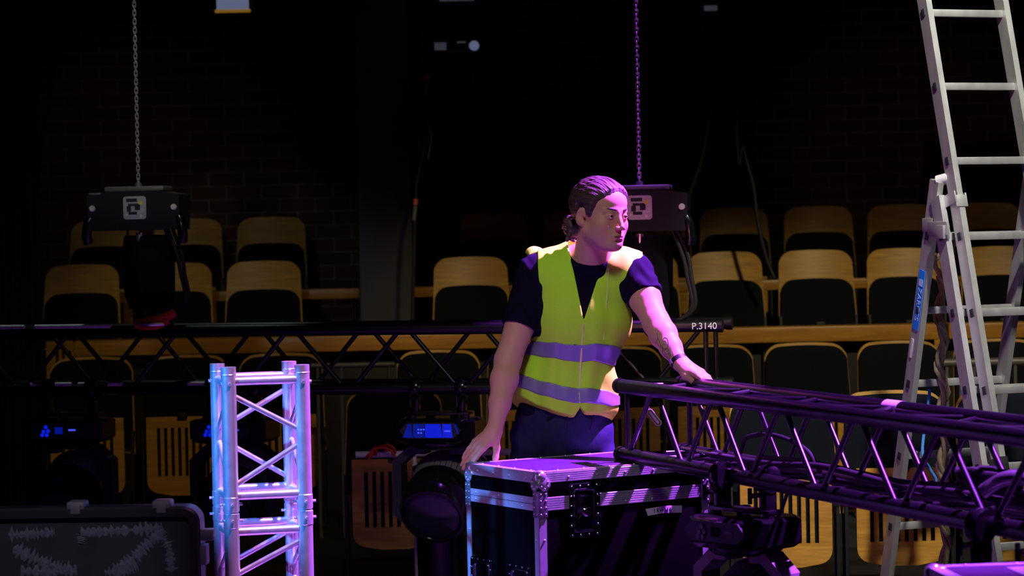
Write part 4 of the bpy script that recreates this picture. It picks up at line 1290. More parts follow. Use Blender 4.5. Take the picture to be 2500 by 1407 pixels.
def surface_net(d, X, Y, Z):
    s = d < 0
    nx, ny, nz = d.shape
    cnt = np.zeros((nx - 1, ny - 1, nz - 1), np.int8)
    for a in (0, 1):
        for b in (0, 1):
            for c in (0, 1):
                cnt += s[a:nx - 1 + a, b:ny - 1 + b, c:nz - 1 + c]
    act = np.argwhere((cnt > 0) & (cnt < 8))
    idx = np.full(cnt.shape, -1, np.int32)
    idx[act[:, 0], act[:, 1], act[:, 2]] = np.arange(len(act))
    cor = [(a, b, c) for a in (0, 1) for b in (0, 1) for c in (0, 1)]
    val = {q: d[act[:, 0] + q[0], act[:, 1] + q[1], act[:, 2] + q[2]].astype(float) for q in cor}
    acc = np.zeros((len(act), 3)); n = np.zeros(len(act))
    for i, p in enumerate(cor):
        for q in cor[i + 1:]:
            if sum(abs(p[t] - q[t]) for t in range(3)) != 1: continue
            va, vb = val[p], val[q]
            mk = (va < 0) != (vb < 0)
            t = np.where(mk, va / np.where(mk, va - vb, 1), 0)
            pos = np.stack([p[e] + (q[e] - p[e]) * t for e in range(3)], -1)
            acc += pos * mk[:, None]; n += mk
    loc = acc / n[:, None]
    co = np.stack([A[act[:, e]] + loc[:, e] * (A[act[:, e] + 1] - A[act[:, e]]) for e, A in enumerate((X, Y, Z))], -1)
    quads = []
    for ax in range(3):
        sa = [slice(1, -1)] * 3; sb = [slice(1, -1)] * 3
        sa[ax] = slice(0, -1); sb[ax] = slice(1, None)
        A, B = s[tuple(sa)], s[tuple(sb)]
        e = np.argwhere(A != B)
        off = [1, 1, 1]; off[ax] = 0
        e = e + np.array(off)
        flip = s[e[:, 0], e[:, 1], e[:, 2]]
        o1, o2 = (ax + 1) % 3, (ax + 2) % 3
        def cell(u, v):
            c = e.copy(); c[:, o1] -= u; c[:, o2] -= v
            return idx[c[:, 0], c[:, 1], c[:, 2]]
        q = np.stack([cell(1, 1), cell(0, 1), cell(0, 0), cell(1, 0)], -1)
        q[~flip] = q[~flip][:, ::-1]
        quads.append(q)
    return co, np.concatenate(quads)


def ax_grid(lo, hi, base, fine=()):
    """1-D coordinates with a finer step inside the given intervals."""
    x = [lo]
    while x[-1] < hi:
        h = base
        for a, b, s in fine:
            if a - base <= x[-1] <= b: h = min(h, s)
        x.append(x[-1] + h)
    return np.array(x)


def field_mesh(name, fld, X, Y, Z, material, parent=None, colour=None, xf=None, newton=1, relax=0):
    d = fld.grid(X, Y, Z)
    co, q = surface_net(d, X, Y, Z)
    del d
    for _ in range(relax):
        acc = np.zeros_like(co); n = np.zeros(len(co))
        for a in range(4):
            for b in (1, 3):
                np.add.at(acc, q[:, a], co[q[:, (a + b) % 4]]); np.add.at(n, q[:, a], 1)
        co = co * 0.5 + 0.5 * acc / np.maximum(n, 1)[:, None]
    for _ in range(newton):
        e = 0.0008
        d0 = fld(co)
        g = np.stack([(fld(co + np.eye(3)[k] * e) - d0) / e for k in range(3)], -1)
        gn = np.maximum((g * g).sum(-1), 0.25)
        co = co - g * (np.clip(d0, -0.004, 0.004) / gn)[:, None] * 0.9
    cols = colour(co) if colour else None
    if xf is not None:
        Mx = np.array(xf); co = co @ Mx[:3, :3].T + Mx[:3, 3]
    if parent is not None:
        root = parent
        while root.parent is not None: root = root.parent
        Mi = np.array(root.matrix_basis.inverted()); co = co @ Mi[:3, :3].T + Mi[:3, 3]
    me = bpy.data.meshes.new(name)
    me.vertices.add(len(co)); me.vertices.foreach_set('co', co.ravel().astype(np.float32))
    me.loops.add(q.size); me.loops.foreach_set('vertex_index', q.ravel().astype(np.int32))
    me.polygons.add(len(q)); me.polygons.foreach_set('loop_start', np.arange(0, q.size, 4, dtype=np.int32))
    me.update(calc_edges=True); me.validate()
    me.polygons.foreach_set('use_smooth', np.ones(len(me.polygons), bool))
    if cols is not None and len(me.vertices) == len(cols):
        at = me.color_attributes.new('tint', 'FLOAT_COLOR', 'POINT')
        at.data.foreach_set('color', np.concatenate([cols, np.ones((len(cols), 1))], 1).ravel().astype(np.float32))
    me.materials.append(material)
    o = bpy.data.objects.new(name, me); COL.objects.link(o)
    if parent is not None: o.parent = parent
    return o


M['skin'] = mat('skin', (0.6, 0.4, 0.33), 0.50, 0, 0.05, 60, attr='tint', sss=0.12, spec=0.22, bump=0.05)
M['hair'] = mat('dark_brown_hair', (0.062, 0.032, 0.030), 0.55, 0, 0.5, 90, spec=0.5, bump=0.5)
M['shirt'] = mat('black_cotton', (0.006, 0.003, 0.015), 0.9, 0, 0.2, 90, bump=0.15, spec=0.1)
M['vest'] = mat('fluorescent_yellow_mesh', (0.52, 1.0, 0.045), 0.65, 0, 0.06, 220, bump=0.12, spec=0.15)
M['vest_line'] = mat('pale_yellow_strip', (0.80, 0.85, 0.30), 0.5, 0, 0.05, 90, spec=0.4)
M['reflect'] = mat('reflective_tape', (0.27, 0.25, 0.42), 0.5, 0.3, 0.08, 260, bump=0.08)
M['denim'] = mat('dark_denim', (0.018, 0.020, 0.055), 0.85, 0, 0.35, 45, bump=0.3, spec=0.15)
M['eye_white'] = mat('eye_white', (0.55, 0.53, 0.52), 0.25, 0, 0.03, 50)
M['iris'] = mat('dark_iris', (0.02, 0.012, 0.008), 0.15, 0, 0.1, 90)
M['ink_tattoo'] = mat('tattoo_ink', (0.10, 0.085, 0.10), 0.6, 0, 0.1, 90)
M['band'] = mat('black_wristband', (0.012, 0.012, 0.015), 0.5, 0, 0.1, 60)
M['shoe'] = mat('black_leather', (0.012, 0.012, 0.012), 0.4, 0, 0.2, 50)

pv = lambda px, py, d: V(W(px, py, d))
# joints, from the photograph's pixels and the distances of the things he touches
HC = W(1465, 525, 9.0)
YAW, NOD, TILT = R(40), R(3), R(2)
HM = Matrix.Translation(HC) @ Matrix.Rotation(YAW, 4, 'Z') @ Matrix.Rotation(NOD, 4, 'X') @ Matrix.Rotation(TILT, 4, 'Y')
HS = 1.035
S_R, E_R, W_R = pv(1309, 678, 9.16), pv(1240, 880, 9.07), pv(1208, 1050, 8.935)
S_L, E_L, W_L = pv(1546, 668, 9.13), pv(1603, 790, 8.98), pv(1660, 886, 8.835)
PEL, WAI, CHE, UPC = pv(1373, 1050, 9.24), pv(1386, 930, 9.22), pv(1416, 770, 9.17), pv(1428, 690, 9.15)
NB, NT = pv(1440, 655, 9.12), np.array(HM @ Vector((0, 0.022, -0.055)))
PX = 9.1 / F                                                         # metres per pixel at the person

man = thing('person', 'person in yellow reflective vest leaning on a flight case and a truss', 'person', (PEL[0], PEL[1], 0))


def head_local(fn_lo_hi):
    """wrap a primitive given in head space so that it can be evaluated in world space"""
    f, lo, hi = fn_lo_hi
    Mi = np.array(HM.inverted())
    R3, t3 = Mi[:3, :3], Mi[:3, 3]
    g = lambda P: f((P @ R3.T + t3) / HS) * HS
    cs = np.array([HM @ (Vector((x, y, z)) * HS) for x in (lo[0], hi[0]) for y in (lo[1], hi[1]) for z in (lo[2], hi[2])])
    return g, cs.min(0), cs.max(0)


def mm(*a): return [x / 1000 for x in a]


body = Field()
# trunk and legs (mostly clothed)
body.u(f_ell(PEL, (0.165, 0.115, 0.13)), 0.02)
body.u(f_ell(WAI, (0.155, 0.105, 0.17)), 0.06)
body.u(f_ell(CHE, (0.168, 0.115, 0.19)), 0.06)
body.u(f_rc(S_R + V((0.03, 0.01, 0.0)), S_L - V((0.03, -0.01, 0.0)), 0.062, 0.062), 0.06)
body.u(f_rc(NB, NT, 0.066, 0.060), 0.04)
body.u(f_rc(pv(1405, 628, 9.17), S_R + V((0.012, 0.01, 0.012)), 0.045, 0.058), 0.05)
body.u(f_rc(pv(1478, 640, 9.14), S_L + V((-0.012, 0.01, 0.008)), 0.045, 0.055), 0.05)
for s, hx in ((-1, 1312), (1, 1434)):
    hip = pv(hx, 1080, 9.25); knee = V((hip[0] + s * 0.03, hip[1] - 0.03, 0.48)); ank = V((hip[0] + s * 0.05, hip[1] + 0.03, 0.085))
    body.u(f_rc(hip, knee, 0.088, 0.056), 0.03); body.u(f_rc(knee, ank, 0.056, 0.038), 0.02)
    body.u(f_rc(ank + V((0, 0.02, -0.045)), ank + V((s * 0.03, -0.17, -0.055)), 0.035, 0.028), 0.02)
# arms
for S, E, Wr in ((S_R, E_R, W_R), (S_L, E_L, W_L)):
    mid = S + (E - S) * 0.5
    body.u(f_rc(S, mid, 0.060, 0.055), 0.03); body.u(f_rc(mid, E, 0.055, 0.0465), 0.02)
    fa = E + (Wr - E) * 0.28; fb = E + (Wr - E) * 0.62
    body.u(f_rc(E, fa, 0.0455, 0.0475), 0.02); body.u(f_rc(fa, fb, 0.0475, 0.037), 0.02); body.u(f_rc(fb, Wr, 0.037, 0.0265), 0.02)


def hand(wr, fwd, thumb_side, curl, lens=1.0, thumb=None, spread=0.006, tcurl=None):
    """Palm, four jointed fingers and a thumb; fwd to the knuckles, thumb_side across, back of hand = up."""
    a = fwd / np.linalg.norm(fwd)
    b = thumb_side - a * (thumb_side @ a); b /= np.linalg.norm(b)
    n = np.cross(a, b); n = n if n[2] > 0 else -n                    # back of the hand looks up
    rot = np.stack([a, b, n], 1)
    body.u(f_ell(wr + a * 0.050 - n * 0.002, (0.056, 0.038, 0.0165), rot), 0.02)
    body.u(f_rc(wr + a * 0.010, wr + a * 0.045, 0.025, 0.021), 0.02)
    offs = (0.029, 0.0095, -0.010, -0.0285)
    base = (0.088, 0.092, 0.087, 0.078)
    L3 = ((0.043, 0.026, 0.020), (0.047, 0.030, 0.021), (0.043, 0.028, 0.021), (0.034, 0.021, 0.018))
    tips = []
    for j in range(4):
        p = wr + a * base[j] + b * offs[j] + n * 0.002
        body.u(f_rc(wr + a * 0.045 + b * offs[j] * 0.75, p, 0.0115, 0.0105), 0.010)       # metacarpal
        ang = 0.0
        dr = a + b * ((1.5 - j) * spread * 4)
        dr /= np.linalg.norm(dr)
        r = (0.0098, 0.0098, 0.0094, 0.0084)[j]
        for q in range(3):
            ang += curl[j][q]
            d = dr * math.cos(ang) - n * math.sin(ang)
            p2 = p + d * L3[j][q] * lens
            body.u(f_rc(p, p2, r * (1 - 0.06 * q), r * (0.95 - 0.08 * q)), 0.0045 if q else 0.007)
            p = p2
        tips.append(p)
    t0 = wr + a * 0.022 + b * 0.022 - n * 0.004
    t = thumb if thumb is not None else [a * 0.5 + b * 0.8 - n * 0.3, a * 0.8 + b * 0.4 - n * 0.3, a * 0.9 + b * 0.2 - n * 0.3]
    for q, (L_, r0, r1) in enumerate(((0.044, 0.0165, 0.0125), (0.034, 0.0122, 0.0108), (0.027, 0.0106, 0.0085))):
        d = t[q] / np.linalg.norm(t[q]); t1 = t0 + d * L_ * lens
        body.u(f_rc(t0, t1, r0, r1), 0.016 if q == 0 else 0.005)
        t0 = t1
    return tips, t0


k1 = pv(1166, 1092, 8.90)
tipsR, thR = hand(W_R, k1 - W_R, V((0.45, -0.75, -0.35)), ((0.12, 0.12, 0.1), (0.10, 0.12, 0.12), (0.12, 0.14, 0.12), (0.16, 0.16, 0.12)), 0.95,
                  thumb=[V((0.10, -0.25, -0.9)), V((-0.12, -0.15, -0.95)), V((-0.25, -0.15, -0.9))])
k2 = pv(1697, 908, 8.80)
tipsL, thL = hand(W_L, k2 - W_L, V((-0.1, -0.9, -0.25)), ((0.12, 0.25, 0.2), (0.10, 0.25, 0.2), (0.12, 0.3, 0.25), (0.15, 0.35, 0.25)), 0.92,
                  thumb=[V((0.25, -0.55, -0.65)), V((0.75, -0.25, -0.5)), V((0.85, -0.1, -0.5))])

# head (millimetres, x to his left, -y forward, z up, origin between the eyes' level and the ears)
H = lambda prim, k: body.u(head_local(prim), k)
HSUB = lambda prim, k: body.s(head_local(prim), k)
H(f_ell(mm(0, 8, 40), mm(77, 98, 80)), 0.012)
H(f_ell(mm(0, -36, 42), mm(64, 58, 52)), 0.03)
H(f_ell(mm(0, -30, -32), mm(67, 62, 82)), 0.03)
for s in (-1, 1): H(f_ell(mm(s * 41, -42, -58), mm(25, 34, 34)), 0.02)
for s in (-1, 1):
    H(f_rc(mm(s * 55, 4, -52), mm(s * 17, -74, -99), 0.019, 0.016), 0.022)
    H(f_ell(mm(s * 42, -60, -30), mm(24, 25, 25)), 0.02)
    H(f_rc(mm(s * 9, -91, 17), mm(s * 43, -76, 16), 0.0085, 0.0085), 0.012)
H(f_ell(mm(0, -78, -100), mm(23, 19, 17)), 0.016)
H(f_ell(mm(0, -44, -96), mm(42, 40, 26)), 0.02)
H(f_ell(mm(0, -74, -70), mm(36, 27, 28)), 0.02)
for s in (-1, 1):
    HSUB(f_ell(mm(s * 32, -104, -2), mm(17, 14, 10)), 0.012)
H(f_rc(mm(0, -92, 6), mm(0, -113, -36), 0.0078, 0.0092), 0.012)
H(f_ell(mm(0, -112, -40), mm(9.5, 9, 8)), 0.006)
for s in (-1, 1):
    H(f_ell(mm(s * 12, -104, -42), mm(8.5, 11, 8)), 0.006)
    HSUB(f_ell(mm(s * 6.5, -105, -51.5), mm(3, 4, 3)), 0.003)
    # lids over the eyeball, then the slit
    H(f_ell(mm(s * 32, -82, -2), mm(15.5, 14.5, 13.5)), 0.006)
    HSUB(f_ell(mm(s * 32, -97, -3.0), mm(13.5, 13, 3.9)), 0.002)
H(f_rc(mm(-16, -94, -68.5), mm(16, -94, -68.5), 0.0045, 0.0045), 0.006)
H(f_ell(mm(0, -96.5, -68), mm(15, 6, 4.6)), 0.007)
H(f_ell(mm(0, -95, -76.5), mm(17, 7, 5.2)), 0.007)
HSUB(f_ell(mm(0, -103, -72.2), mm(27, 9, 1.3)), 0.002)
HSUB(f_ell(mm(0, -100, -87), mm(16, 7, 4)), 0.006)
for s in (-1, 1):                                                    # ears
    er = np.array(Matrix.Rotation(R(10), 3, 'X') @ Matrix.Rotation(s * R(-22), 3, 'Z'))
    H(f_ell(mm(s * 80, 10, -8), mm(6.5, 18, 31), er), 0.006)
    H(f_ell(mm(s * 77, 2, -34), mm(5.5, 8, 9), er), 0.006)
    HSUB(f_ell(mm(s * 87, 6, -5), mm(7, 10, 20), er), 0.004)
    HSUB(f_ell(mm(s * 80, -2, -14), mm(9, 5, 7), er), 0.004)

HMi = np.array(HM.inverted())


def skin_colour(P):
    q = (P @ HMi[:3, :3].T + HMi[:3, 3]) / HS * 1000
    c = np.tile(np.array([0.62, 0.325, 0.225]), (len(P), 1))
    def blend(mask, col):
        m_ = np.clip(mask, 0, 1)[:, None]
        c[:] = c * (1 - m_) + np.array(col) * m_
    x, y, z = q[:, 0], q[:, 1], q[:, 2]
    face = (y < -20) & (z > -130) & (z < 130)
    lips = face & (np.abs(x) < 25) & (y < -88)
    blend(np.where(lips, 1.2 - ((x / 21) ** 2 + ((z + 72.5) / 10.5) ** 2) ** 2, 0) * 0.85, (0.40, 0.145, 0.135))
    blend(np.where(face, 0.35 * np.exp(-(((np.abs(x) - 42) / 20) ** 2 + ((z + 34) / 20) ** 2)), 0), (0.60, 0.25, 0.21))
    blend(np.where(face & (z < -45), 0.22 * np.clip((-45 - z) / 20, 0, 1), 0), (0.44, 0.25, 0.22))
    blend(np.where((np.abs(x) > 68) & (np.abs(z + 8) < 45) & (np.abs(y - 8) < 30), 0.4, 0), (0.60, 0.25, 0.21))
    for tp in list(tipsR) + list(tipsL) + [thR, thL]:
        d = np.linalg.norm(P - tp, axis=1)
        blend(np.where(d < 0.03, 0.35 * (1 - d / 0.03), 0), (0.62, 0.25, 0.22))
    return c


gx = ax_grid(-0.26, 0.80, 0.006, [(-0.25, -0.01, 0.0028), (HC.x - 0.135, HC.x + 0.135, 0.0021), (W_L[0] - 0.04, W_L[0] + 0.20, 0.0028)])
gy = ax_grid(8.66, 9.44, 0.006, [(8.68, 8.90, 0.0028), (HC.y - 0.135, HC.y + 0.13, 0.0023)])
gz = ax_grid(-0.01, HC.z + 0.15, 0.008, [(0.72, 0.92, 0.0028), (0.98, 1.12, 0.0028), (HC.z - 0.14, HC.z + 0.15, 0.0021)])
skin_o = field_mesh('body', body, gx, gy, gz, M['skin'], man, skin_colour)

# eyes
for s in (-1, 1):
    gz_ = HM.to_3x3() @ Vector((0.16 + 0.02 * s, -1, -0.02)).normalized()
    c = HM @ (Vector((s * 0.032, -0.0815, -0.002)) * HS)
    mb = MB(); fr = frame(gz_, (0, 0, 1))
    r = 0.0134
    prof = [(r * math.sin(R(180 - a)), r * math.cos(R(180 - a))) for a in (2, 25, 50, 75, 95, 115, 130, 142)] + [(r * math.sin(R(a)), r * math.cos(R(a))) for a in (29, 20, 10, 1)]
    mb.lathe(prof, c, fr, 24)
    e = mb.build('eye', [M['eye_white'], M['iris']], man)
    ci = man.matrix_basis.inverted() @ c
    for p in e.data.polygons:
        if (p.center - ci).normalized().dot(gz_) > math.cos(R(30)): p.material_index = 1
    # brow
    mb = MB()
    pts = [HM @ (Vector(mm(s * x, y, z)) * HS) for x, y, z in ((10, -97.5, 17.5), (20, -96.8, 21), (33, -91, 23), (44, -82.6, 22.5), (52, -73.6, 17))]
    q = bez(pts, 6)
    mb.path(q, 0.004, 8, rs=[0.0024 + 0.0022 * math.sin(math.pi * min(1, (i + 2) / len(q))) for i in range(len(q))])
    mb.build('eyebrow', M['hair'], man)

# hair in head space: combed back from a centre parting, gathered low behind
hair = Field()
hp = lambda P: P


def hair_scalp(P):
    x, y, z = P[..., 0], P[..., 1], P[..., 2]
    f, _, _ = f_ell(mm(0, 8, 40), mm(77, 98, 80))
    g_, _, _ = f_ell(mm(0, -36, 42), mm(64, 58, 52))
    d = smin(f(P), g_(P), 0.03)
    ph = np.arctan2(x, z + 0.02)
    wav = 0.0008 * np.sin(ph * 29 + 5 * np.sin(y * 22 + ph * 2)) + 0.0009 * np.sin(ph * 97 + y * 60 + 2 * np.sin(y * 55)) + 0.0010 * np.sin(ph * 47 - y * 35 + 3 * np.sin(y * 30 + 2))
    wav = wav + 0.0028 * np.clip((y - 0.0) / 0.05, 0, 1) * np.sin(x * 150 + 3 * np.sin(z * 90)) * np.sin(z * 130 + 2)
    part = 0.006 * np.exp(-(x / 0.006) ** 2) * np.clip((-y + 0.02) / 0.05, 0, 1)
    th = 0.0075 + 0.006 * np.clip((y + 0.07) / 0.1, 0, 1)
    yk = np.array([-0.13, -0.092, -0.075, -0.058, -0.046, -0.030, -0.020, -0.012, 0.024, 0.036, 0.06, 0.14])
    zk = np.array([0.088, 0.080, 0.062, 0.046, 0.018, -0.024, -0.026, 0.020, 0.026, -0.045, -0.085, -0.090])
    line = np.interp(y, yk, zk) + 0.012 * np.exp(-(x / 0.022) ** 2) * (y < -0.05)
    line = line + 0.0022 * np.sin(x * 420 + y * 310) + 0.0015 * np.sin(x * 900 - y * 700)
    tp = np.clip((z - line) / 0.024, 0, 1); tp = tp * tp * (3 - 2 * tp)
    d = d - 0.0012 - (th + wav) * tp + part * tp
    return np.maximum(d, (line - z) * 0.75)


hair.u((hair_scalp, V((-0.10, -0.13, -0.11)), V((0.10, 0.13, 0.15))), 0.0)
g = np.random.default_rng(21)
hair.u(f_rc(mm(-4, 92, -48), mm(-10, 112, -56), 0.026, 0.022), 0.02)
for k in range(90):
    c = V(mm(-16, 128, -52)) + g.normal(0, 1, 3) * V(mm(13, 11, 17))
    hair.u(f_ell(c, V(mm(6, 5, 8)) * (0.7 + 0.7 * g.random()), np.array(Euler(g.uniform(0, 3, 3)).to_matrix())), 0.009)
for k in range(36):                                                  # loose curls over the back of the head
    th, ph = R(g.uniform(20, 160)), R(g.uniform(-62, 62))
    c = V(mm(0, 8, 40)) + V((0.081 * math.sin(ph), 0.104 * math.cos(ph) * math.sin(th), 0.086 * math.cos(th) * math.cos(ph)))
    if c[2] < -0.045 and abs(c[0]) > 0.05: continue
    hair.u(f_ell(c, V(mm(9, 9, 8)) * (0.8 + 0.4 * g.random())), 0.012)
hx = ax_grid(-0.105, 0.105, 0.0022); hy = ax_grid(-0.125, 0.185, 0.0022); hz = ax_grid(-0.14, 0.145, 0.0022)
hair_o = field_mesh('hair', hair, hx, hy, hz, M['hair'], man, xf=HM @ Matrix.Scale(HS, 4), newton=0)
# ------------------------------------------------------------------ clothes
def half(n_, p):
    n_ = V(n_) / np.linalg.norm(n_); p = V(p)
    return lambda P: (P - p) @ n_


def trunk(fl, o, flare=0.0):
    """the clothed trunk, o metres outside the body"""
    fl.u(f_ell(WAI + V((0, 0, 0.0)), (0.158 + o, 0.108 + o, 0.19)), 0.05)
    fl.u(f_ell(CHE, (0.168 + o, 0.116 + o, 0.19 + o)), 0.06)
    fl.u(f_rc(S_R + V((0.03, 0.01, 0.0)), S_L - V((0.03, -0.01, 0.0)), 0.062 + o, 0.062 + o), 0.06)
    fl.u(f_rc(pv(1405, 630, 9.17), S_R + V((0.012, 0.01, 0.010)), 0.046 + o, 0.058 + o), 0.05)
    fl.u(f_rc(pv(1478, 642, 9.14), S_L + V((-0.012, 0.01, 0.006)), 0.046 + o, 0.055 + o), 0.05)
    if flare:
        fl.u(f_ell(pv(1376, 990, 9.23), (0.168 + flare, 0.122 + flare, 0.22)), 0.06)
    return fl


def sleeve(S, E, frac, r0, r1):
    ax = (E - S) / np.linalg.norm(E - S); cut = S + (E - S) * frac
    f, lo, hi = f_rc(S, E, r0, r1)
    def g_(P):
        fold = 0.0025 * np.sin(((P - S) @ ax) * 95 + 3 * np.sin(P[..., 0] * 60)) + 0.0018 * np.sin(P[..., 2] * 70 + P[..., 0] * 90)
        return -smin(-(f(P) + fold), -((P - cut) @ ax), 0.004)
    return g_, lo, hi


shirt = Field()
trunk(shirt, 0.010)
shirt.u(f_ell(PEL + V((0, 0, 0.04)), (0.172, 0.122, 0.12)), 0.05)
shirt.u(sleeve(S_R, E_R, 0.60, 0.073, 0.066), 0.035)
shirt.u(sleeve(S_L, E_L, 0.50, 0.071, 0.064), 0.035)
shirt.u(f_rc(NB + V((0, 0.004, -0.01)), NB + (NT - NB) * 0.20, 0.073, 0.070), 0.03)
shirt.s(f_rc(NB + (NT - NB) * 0.02 + V((0.0, -0.035, 0.062)), NT + V((0, -0.02, 0.08)), 0.066, 0.075), 0.004)
shirt.i(half((0, -0.45, 1), NB + V((0, 0, 0.052))), 0.004)
sx, sy, szz = ax_grid(-0.13, 0.66, 0.005), ax_grid(8.80, 9.42, 0.005), ax_grid(0.85, 1.52, 0.005)
field_mesh('t_shirt', shirt, sx, sy, szz, M['shirt'], man, relax=1)

# jeans
jeans = Field()
jeans.u(f_ell(PEL, (0.178, 0.128, 0.15)), 0.02)
jeans.u(f_ell(WAI + V((0, 0, -0.06)), (0.165, 0.118, 0.12)), 0.05)
for s, hx_ in ((-1, 1312), (1, 1434)):
    hip = pv(hx_, 1080, 9.25); knee = V((hip[0] + s * 0.03, hip[1] - 0.03, 0.48)); ank = V((hip[0] + s * 0.05, hip[1] + 0.03, 0.085))
    jeans.u(f_rc(hip, knee, 0.099, 0.072), 0.03); jeans.u(f_rc(knee, ank + V((0, 0, -0.02)), 0.072, 0.062), 0.03)
_kn = jeans
def crease(P): return 0.0035 * np.sin(P[..., 2] * 60 + 2.5 * np.sin(P[..., 0] * 30)) * np.clip((0.98 - P[..., 2]) / 0.1, 0, 1)
jf = Field(); jf.u((lambda P: _kn(P) + crease(P), V((-0.06, 8.9, 0.0)), V((0.5, 9.6, 1.1))), 0.0)
jf.i(lambda P: P[..., 2] - 0.985, 0.004); jf.i(lambda P: 0.055 - P[..., 2], 0.004)
jx, jy, jz = ax_grid(-0.05, 0.47, 0.0075), ax_grid(9.0, 9.5, 0.0075), ax_grid(0.03, 1.02, 0.0075)
jo = field_mesh('jeans', jf, jx, jy, jz, M['denim'], man, relax=1, newton=0)
fz = lambda x, z: 9.0
def on(fld, p, n_=40):
    """march from the camera towards p until the field's surface"""
    c0 = V(CAM); p = V(p); dr = (p - c0) / np.linalg.norm(p - c0); t = np.linalg.norm(p - c0) - 0.45
    for _ in range(n_):
        d = float(fld((c0 + dr * t)[None])[0]); t += d * 0.8
    return c0 + dr * t if abs(d) < 0.01 else None
for pts in ([(1384, 1010), (1386, 1050), (1384, 1100)], [(1452, 1000), (1447, 1030), (1440, 1050)], [(1256, 1010), (1272, 1030), (1292, 1040)]):
    mb = MB(); q = [on(jf, pv(a, b, 9.2)) for a, b in pts]
    mb.path(bez([Vector(p) for p in q if p is not None], 6), 0.003, 6)
    mb.build('seam', M['denim'], jo)
for s, hx_ in ((-1, 1312), (1, 1434)):
    hip = pv(hx_, 1080, 9.25); an = V((hip[0] + s * 0.05, hip[1] + 0.03, 0.0))
    sh = Field(); sh.u(f_rc(an + V((0, 0.035, 0.045)), an + V((s * 0.03, -0.17, 0.036)), 0.044, 0.038), 0.02); sh.u(f_rc(an + V((0, 0.02, 0.05)), an + V((0, 0.02, 0.10)), 0.045, 0.045), 0.03)
    sh.i(lambda P: 0.002 - P[..., 2], 0.003)
    field_mesh('shoe', sh, ax_grid(an[0] - 0.12, an[0] + 0.12, 0.007), ax_grid(an[1] - 0.26, an[1] + 0.12, 0.007), ax_grid(-0.01, 0.17, 0.007), M['shoe'], man, newton=0)

# vest ---------------------------------------------------------------
YC = CHE[1]; ZX = pv(1418, 900, 9.05)[0]
TLT = 0.42
hgt = lambda P: P[..., 2] + TLT * (np.minimum(P[..., 1], YC + 0.10) - YC) - np.where(P[..., 0] < ZX, 0.05, 0.018) * np.minimum(np.abs(P[..., 0] - ZX) / 0.17, 1.5) ** 2
def front_h(py, px=1418, d=9.05):
    p = pv(px, py, d); return float(hgt(p))
vA, vV, vB = pv(1386, 588, 9.05), pv(1425, 782, 9.05), pv(1484, 606, 9.05)


def vneck(P):
    """inside the open V at the front"""
    def ln(a, b, keep):
        t_ = np.array([b[0] - a[0], b[2] - a[2]]); n_ = np.array([t_[1], -t_[0]]); n_ /= np.linalg.norm(n_)
        v = (P[..., 0] - a[0]) * n_[0] + (P[..., 2] - a[2]) * n_[1]
        k = (keep[0] - a[0]) * n_[0] + (keep[2] - a[2]) * n_[1]
        return v if k < 0 else -v
    return np.maximum(np.maximum(ln(vA, vV, vB), ln(vV, vB, vA)), P[..., 1] - (YC + 0.02))


hemF = front_h(1007)


def vest_cuts(fl, hem=True):
    fl.s((vneck, None, None), 0.004)
    fl.s(f_rc(NB + V((0, 0.012, -0.02)), NT + V((0, 0.0, 0.05)), 0.064, 0.078), 0.004)
    fl.s((lambda P: f_ell(pv(1274, 715, 9.15), (0.064, 0.5, 0.150))[0](P), None, None), 0.004)
    fl.s((lambda P: f_ell(pv(1583, 725, 9.13), (0.066, 0.5, 0.150))[0](P), None, None), 0.004)
    xa = pv(1313, 640, 9.1)[0]
    fl.s((lambda P: np.maximum(np.maximum(P[..., 0] - xa, P[..., 1] - (S_R[1] + 0.045)), pv(1313, 700, 9.1)[2] - P[..., 2]), None, None), 0.004)
    if hem:
        zx = pv(1414, 985, 9.05)[0]
        def hm(P):
            x = P[..., 0]
            notch = 0.026 * np.exp(-((x - zx) / 0.012) ** 2) * (P[..., 1] < YC)
            side = 0.012 * np.clip(np.abs(x - zx - (-0.03)) / 0.17, 0, 1) ** 2
            right = 0.012 * (x > zx)
            return (hemF + notch + side + right) - hgt(P)
        fl.i(hm, 0.004)
    return fl


def vfold(P):
    x, z, y = P[..., 0], P[..., 2], P[..., 1]
    lo = np.clip((CHE[2] + 0.02 - z) / 0.15, 0, 1)
    w = 0.004 * np.sin(x * 46 + 4 * z + 1.2 * np.sin(z * 9)) + 0.0025 * np.sin(x * 90 - z * 14 + 1)
    w = w * (0.35 + 0.65 * lo)
    w += 0.003 * np.sin(z * 60 + x * 35) * np.exp(-((x - (CHE[0] + 0.11)) / 0.05) ** 2)
    return w


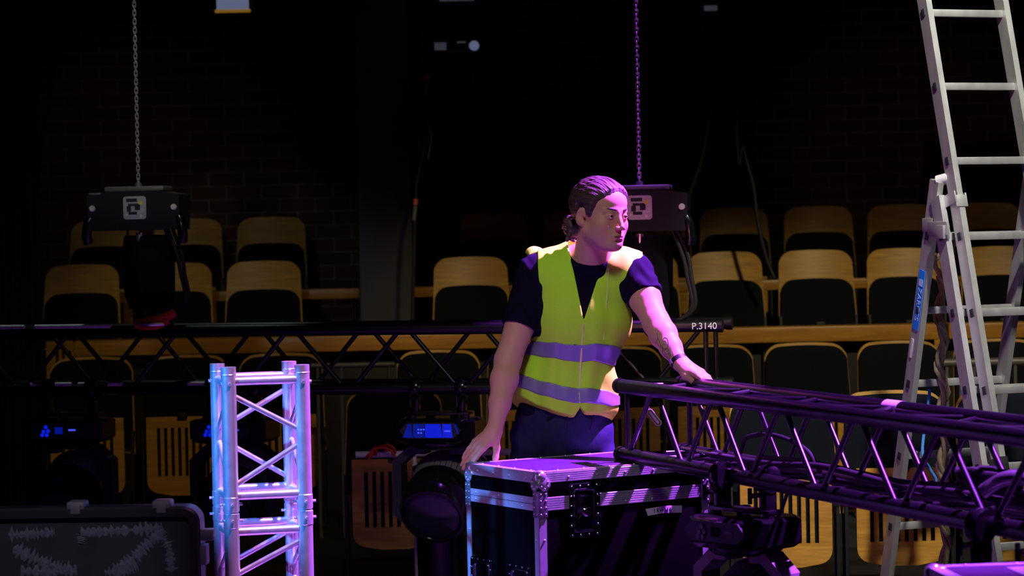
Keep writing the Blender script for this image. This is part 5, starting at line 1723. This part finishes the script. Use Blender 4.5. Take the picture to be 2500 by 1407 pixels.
vt = trunk(Field(), 0.020, 0.022)
vt.u(f_ell(pv(1306, 622, 9.27), (0.038, 0.05, 0.03)), 0.04)
def vbase(P): return vt(P) + vfold(P)
VLO, VHI = V((-0.03, 8.9, 0.75)), V((0.47, 9.45, 1.56))
def make_vest(off, extra=None):
    f = Field(); f.u((lambda P: vbase(P) - off, VLO, VHI), 0.0); vest_cuts(f)
    if extra: f.i(extra, 0.002)
    return f
vest = make_vest(0.0)
vx, vy, vz = ax_grid(-0.04, 0.47, 0.0045), ax_grid(8.88, 9.45, 0.0045), ax_grid(0.80, 1.56, 0.0045)
vo = field_mesh('safety_vest', vest, vx, vy, vz, M['vest'], man, newton=1, relax=1)
for py, hw in ((858, 0.0255), (958, 0.0265)):
    hc = front_h(py)
    bf = make_vest(0.0035, lambda P, hc=hc, hw=hw: np.abs(hgt(P) - hc) - hw)
    # thin shell only: take the inside away
    bf.s((lambda P: vbase(P) + 0.006, VLO, VHI), 0.001)
    zz = pv(1418, py, 9.05)[2]
    field_mesh('reflective_band', bf, ax_grid(-0.04, 0.47, 0.0035), ax_grid(8.88, 9.45, 0.0035), ax_grid(zz - 0.06, zz + 0.22, 0.0035), M['reflect'], vo, newton=1)
# strips on the vest: zip placket, pale line on the right flap
def strip(px, r, name='pale_line', m_='vest_line', lift=0.0, fld=None):
    mb = MB(); q = bez([Vector(p) for p in (on(fld or vest, pv(a, b, 9.1)) for a, b in px) if p is not None], 6)
    mb.path(q, r, 6); mb.build(name, M[m_], vo)
strip([(1423, 792), (1420, 850), (1417, 905), (1415, 960), (1416, 984)], 0.0042, 'zip')
strip([(1486, 655), (1484, 700), (1480, 750), (1474, 830)], 0.0022)

# wristband and tattoo on the left forearm
axL = Vector(W_L - E_L).normalized()
fr = frame(axL, (0, -1, 0.3))
c = Vector(W_L) - axL * 0.004
mb = MB()
mb.lathe([(0.0285, -0.010), (0.0318, -0.009), (0.0318, 0.009), (0.0285, 0.010)], c, fr, 30)
mb.box(c + fr @ Vector((0.012, 0.029, 0)), (0.02, 0.012, 0.022), fr, 0.003)
mb.build('wristband', M['band'], man)
mb = MB()
tat = [[(1604, 812), (1605, 822), (1609, 832), (1612, 842), (1614, 850)],
       [(1617, 832), (1622, 825), (1629, 827), (1632, 836), (1631, 846), (1625, 852), (1619, 850), (1618, 842), (1623, 838), (1626, 843)],
       [(1613, 842), (1618, 852), (1624, 862), (1630, 872), (1636, 880)],
       [(1622, 856), (1629, 852), (1634, 858), (1637, 868), (1636, 876)],
       [(1618, 852), (1617, 860), (1622, 868), (1630, 876)],
       [(1633, 846), (1637, 856), (1640, 868)], [(1606, 826), (1603, 834), (1607, 843), (1612, 848)],
       [(1626, 866), (1632, 864), (1636, 870)], [(1620, 832), (1626, 834), (1629, 842)], [(1628, 856), (1633, 862), (1634, 872)]]
for t in tat:
    q = [on(body, pv(p.x, p.y, 8.9)) for p in bez([(a, b, 0) for a, b in t], 5)]
    mb.path([Vector(p) for p in q if p is not None], 0.0011, 5)
mb.build('tattoo', M['ink_tattoo'], man)
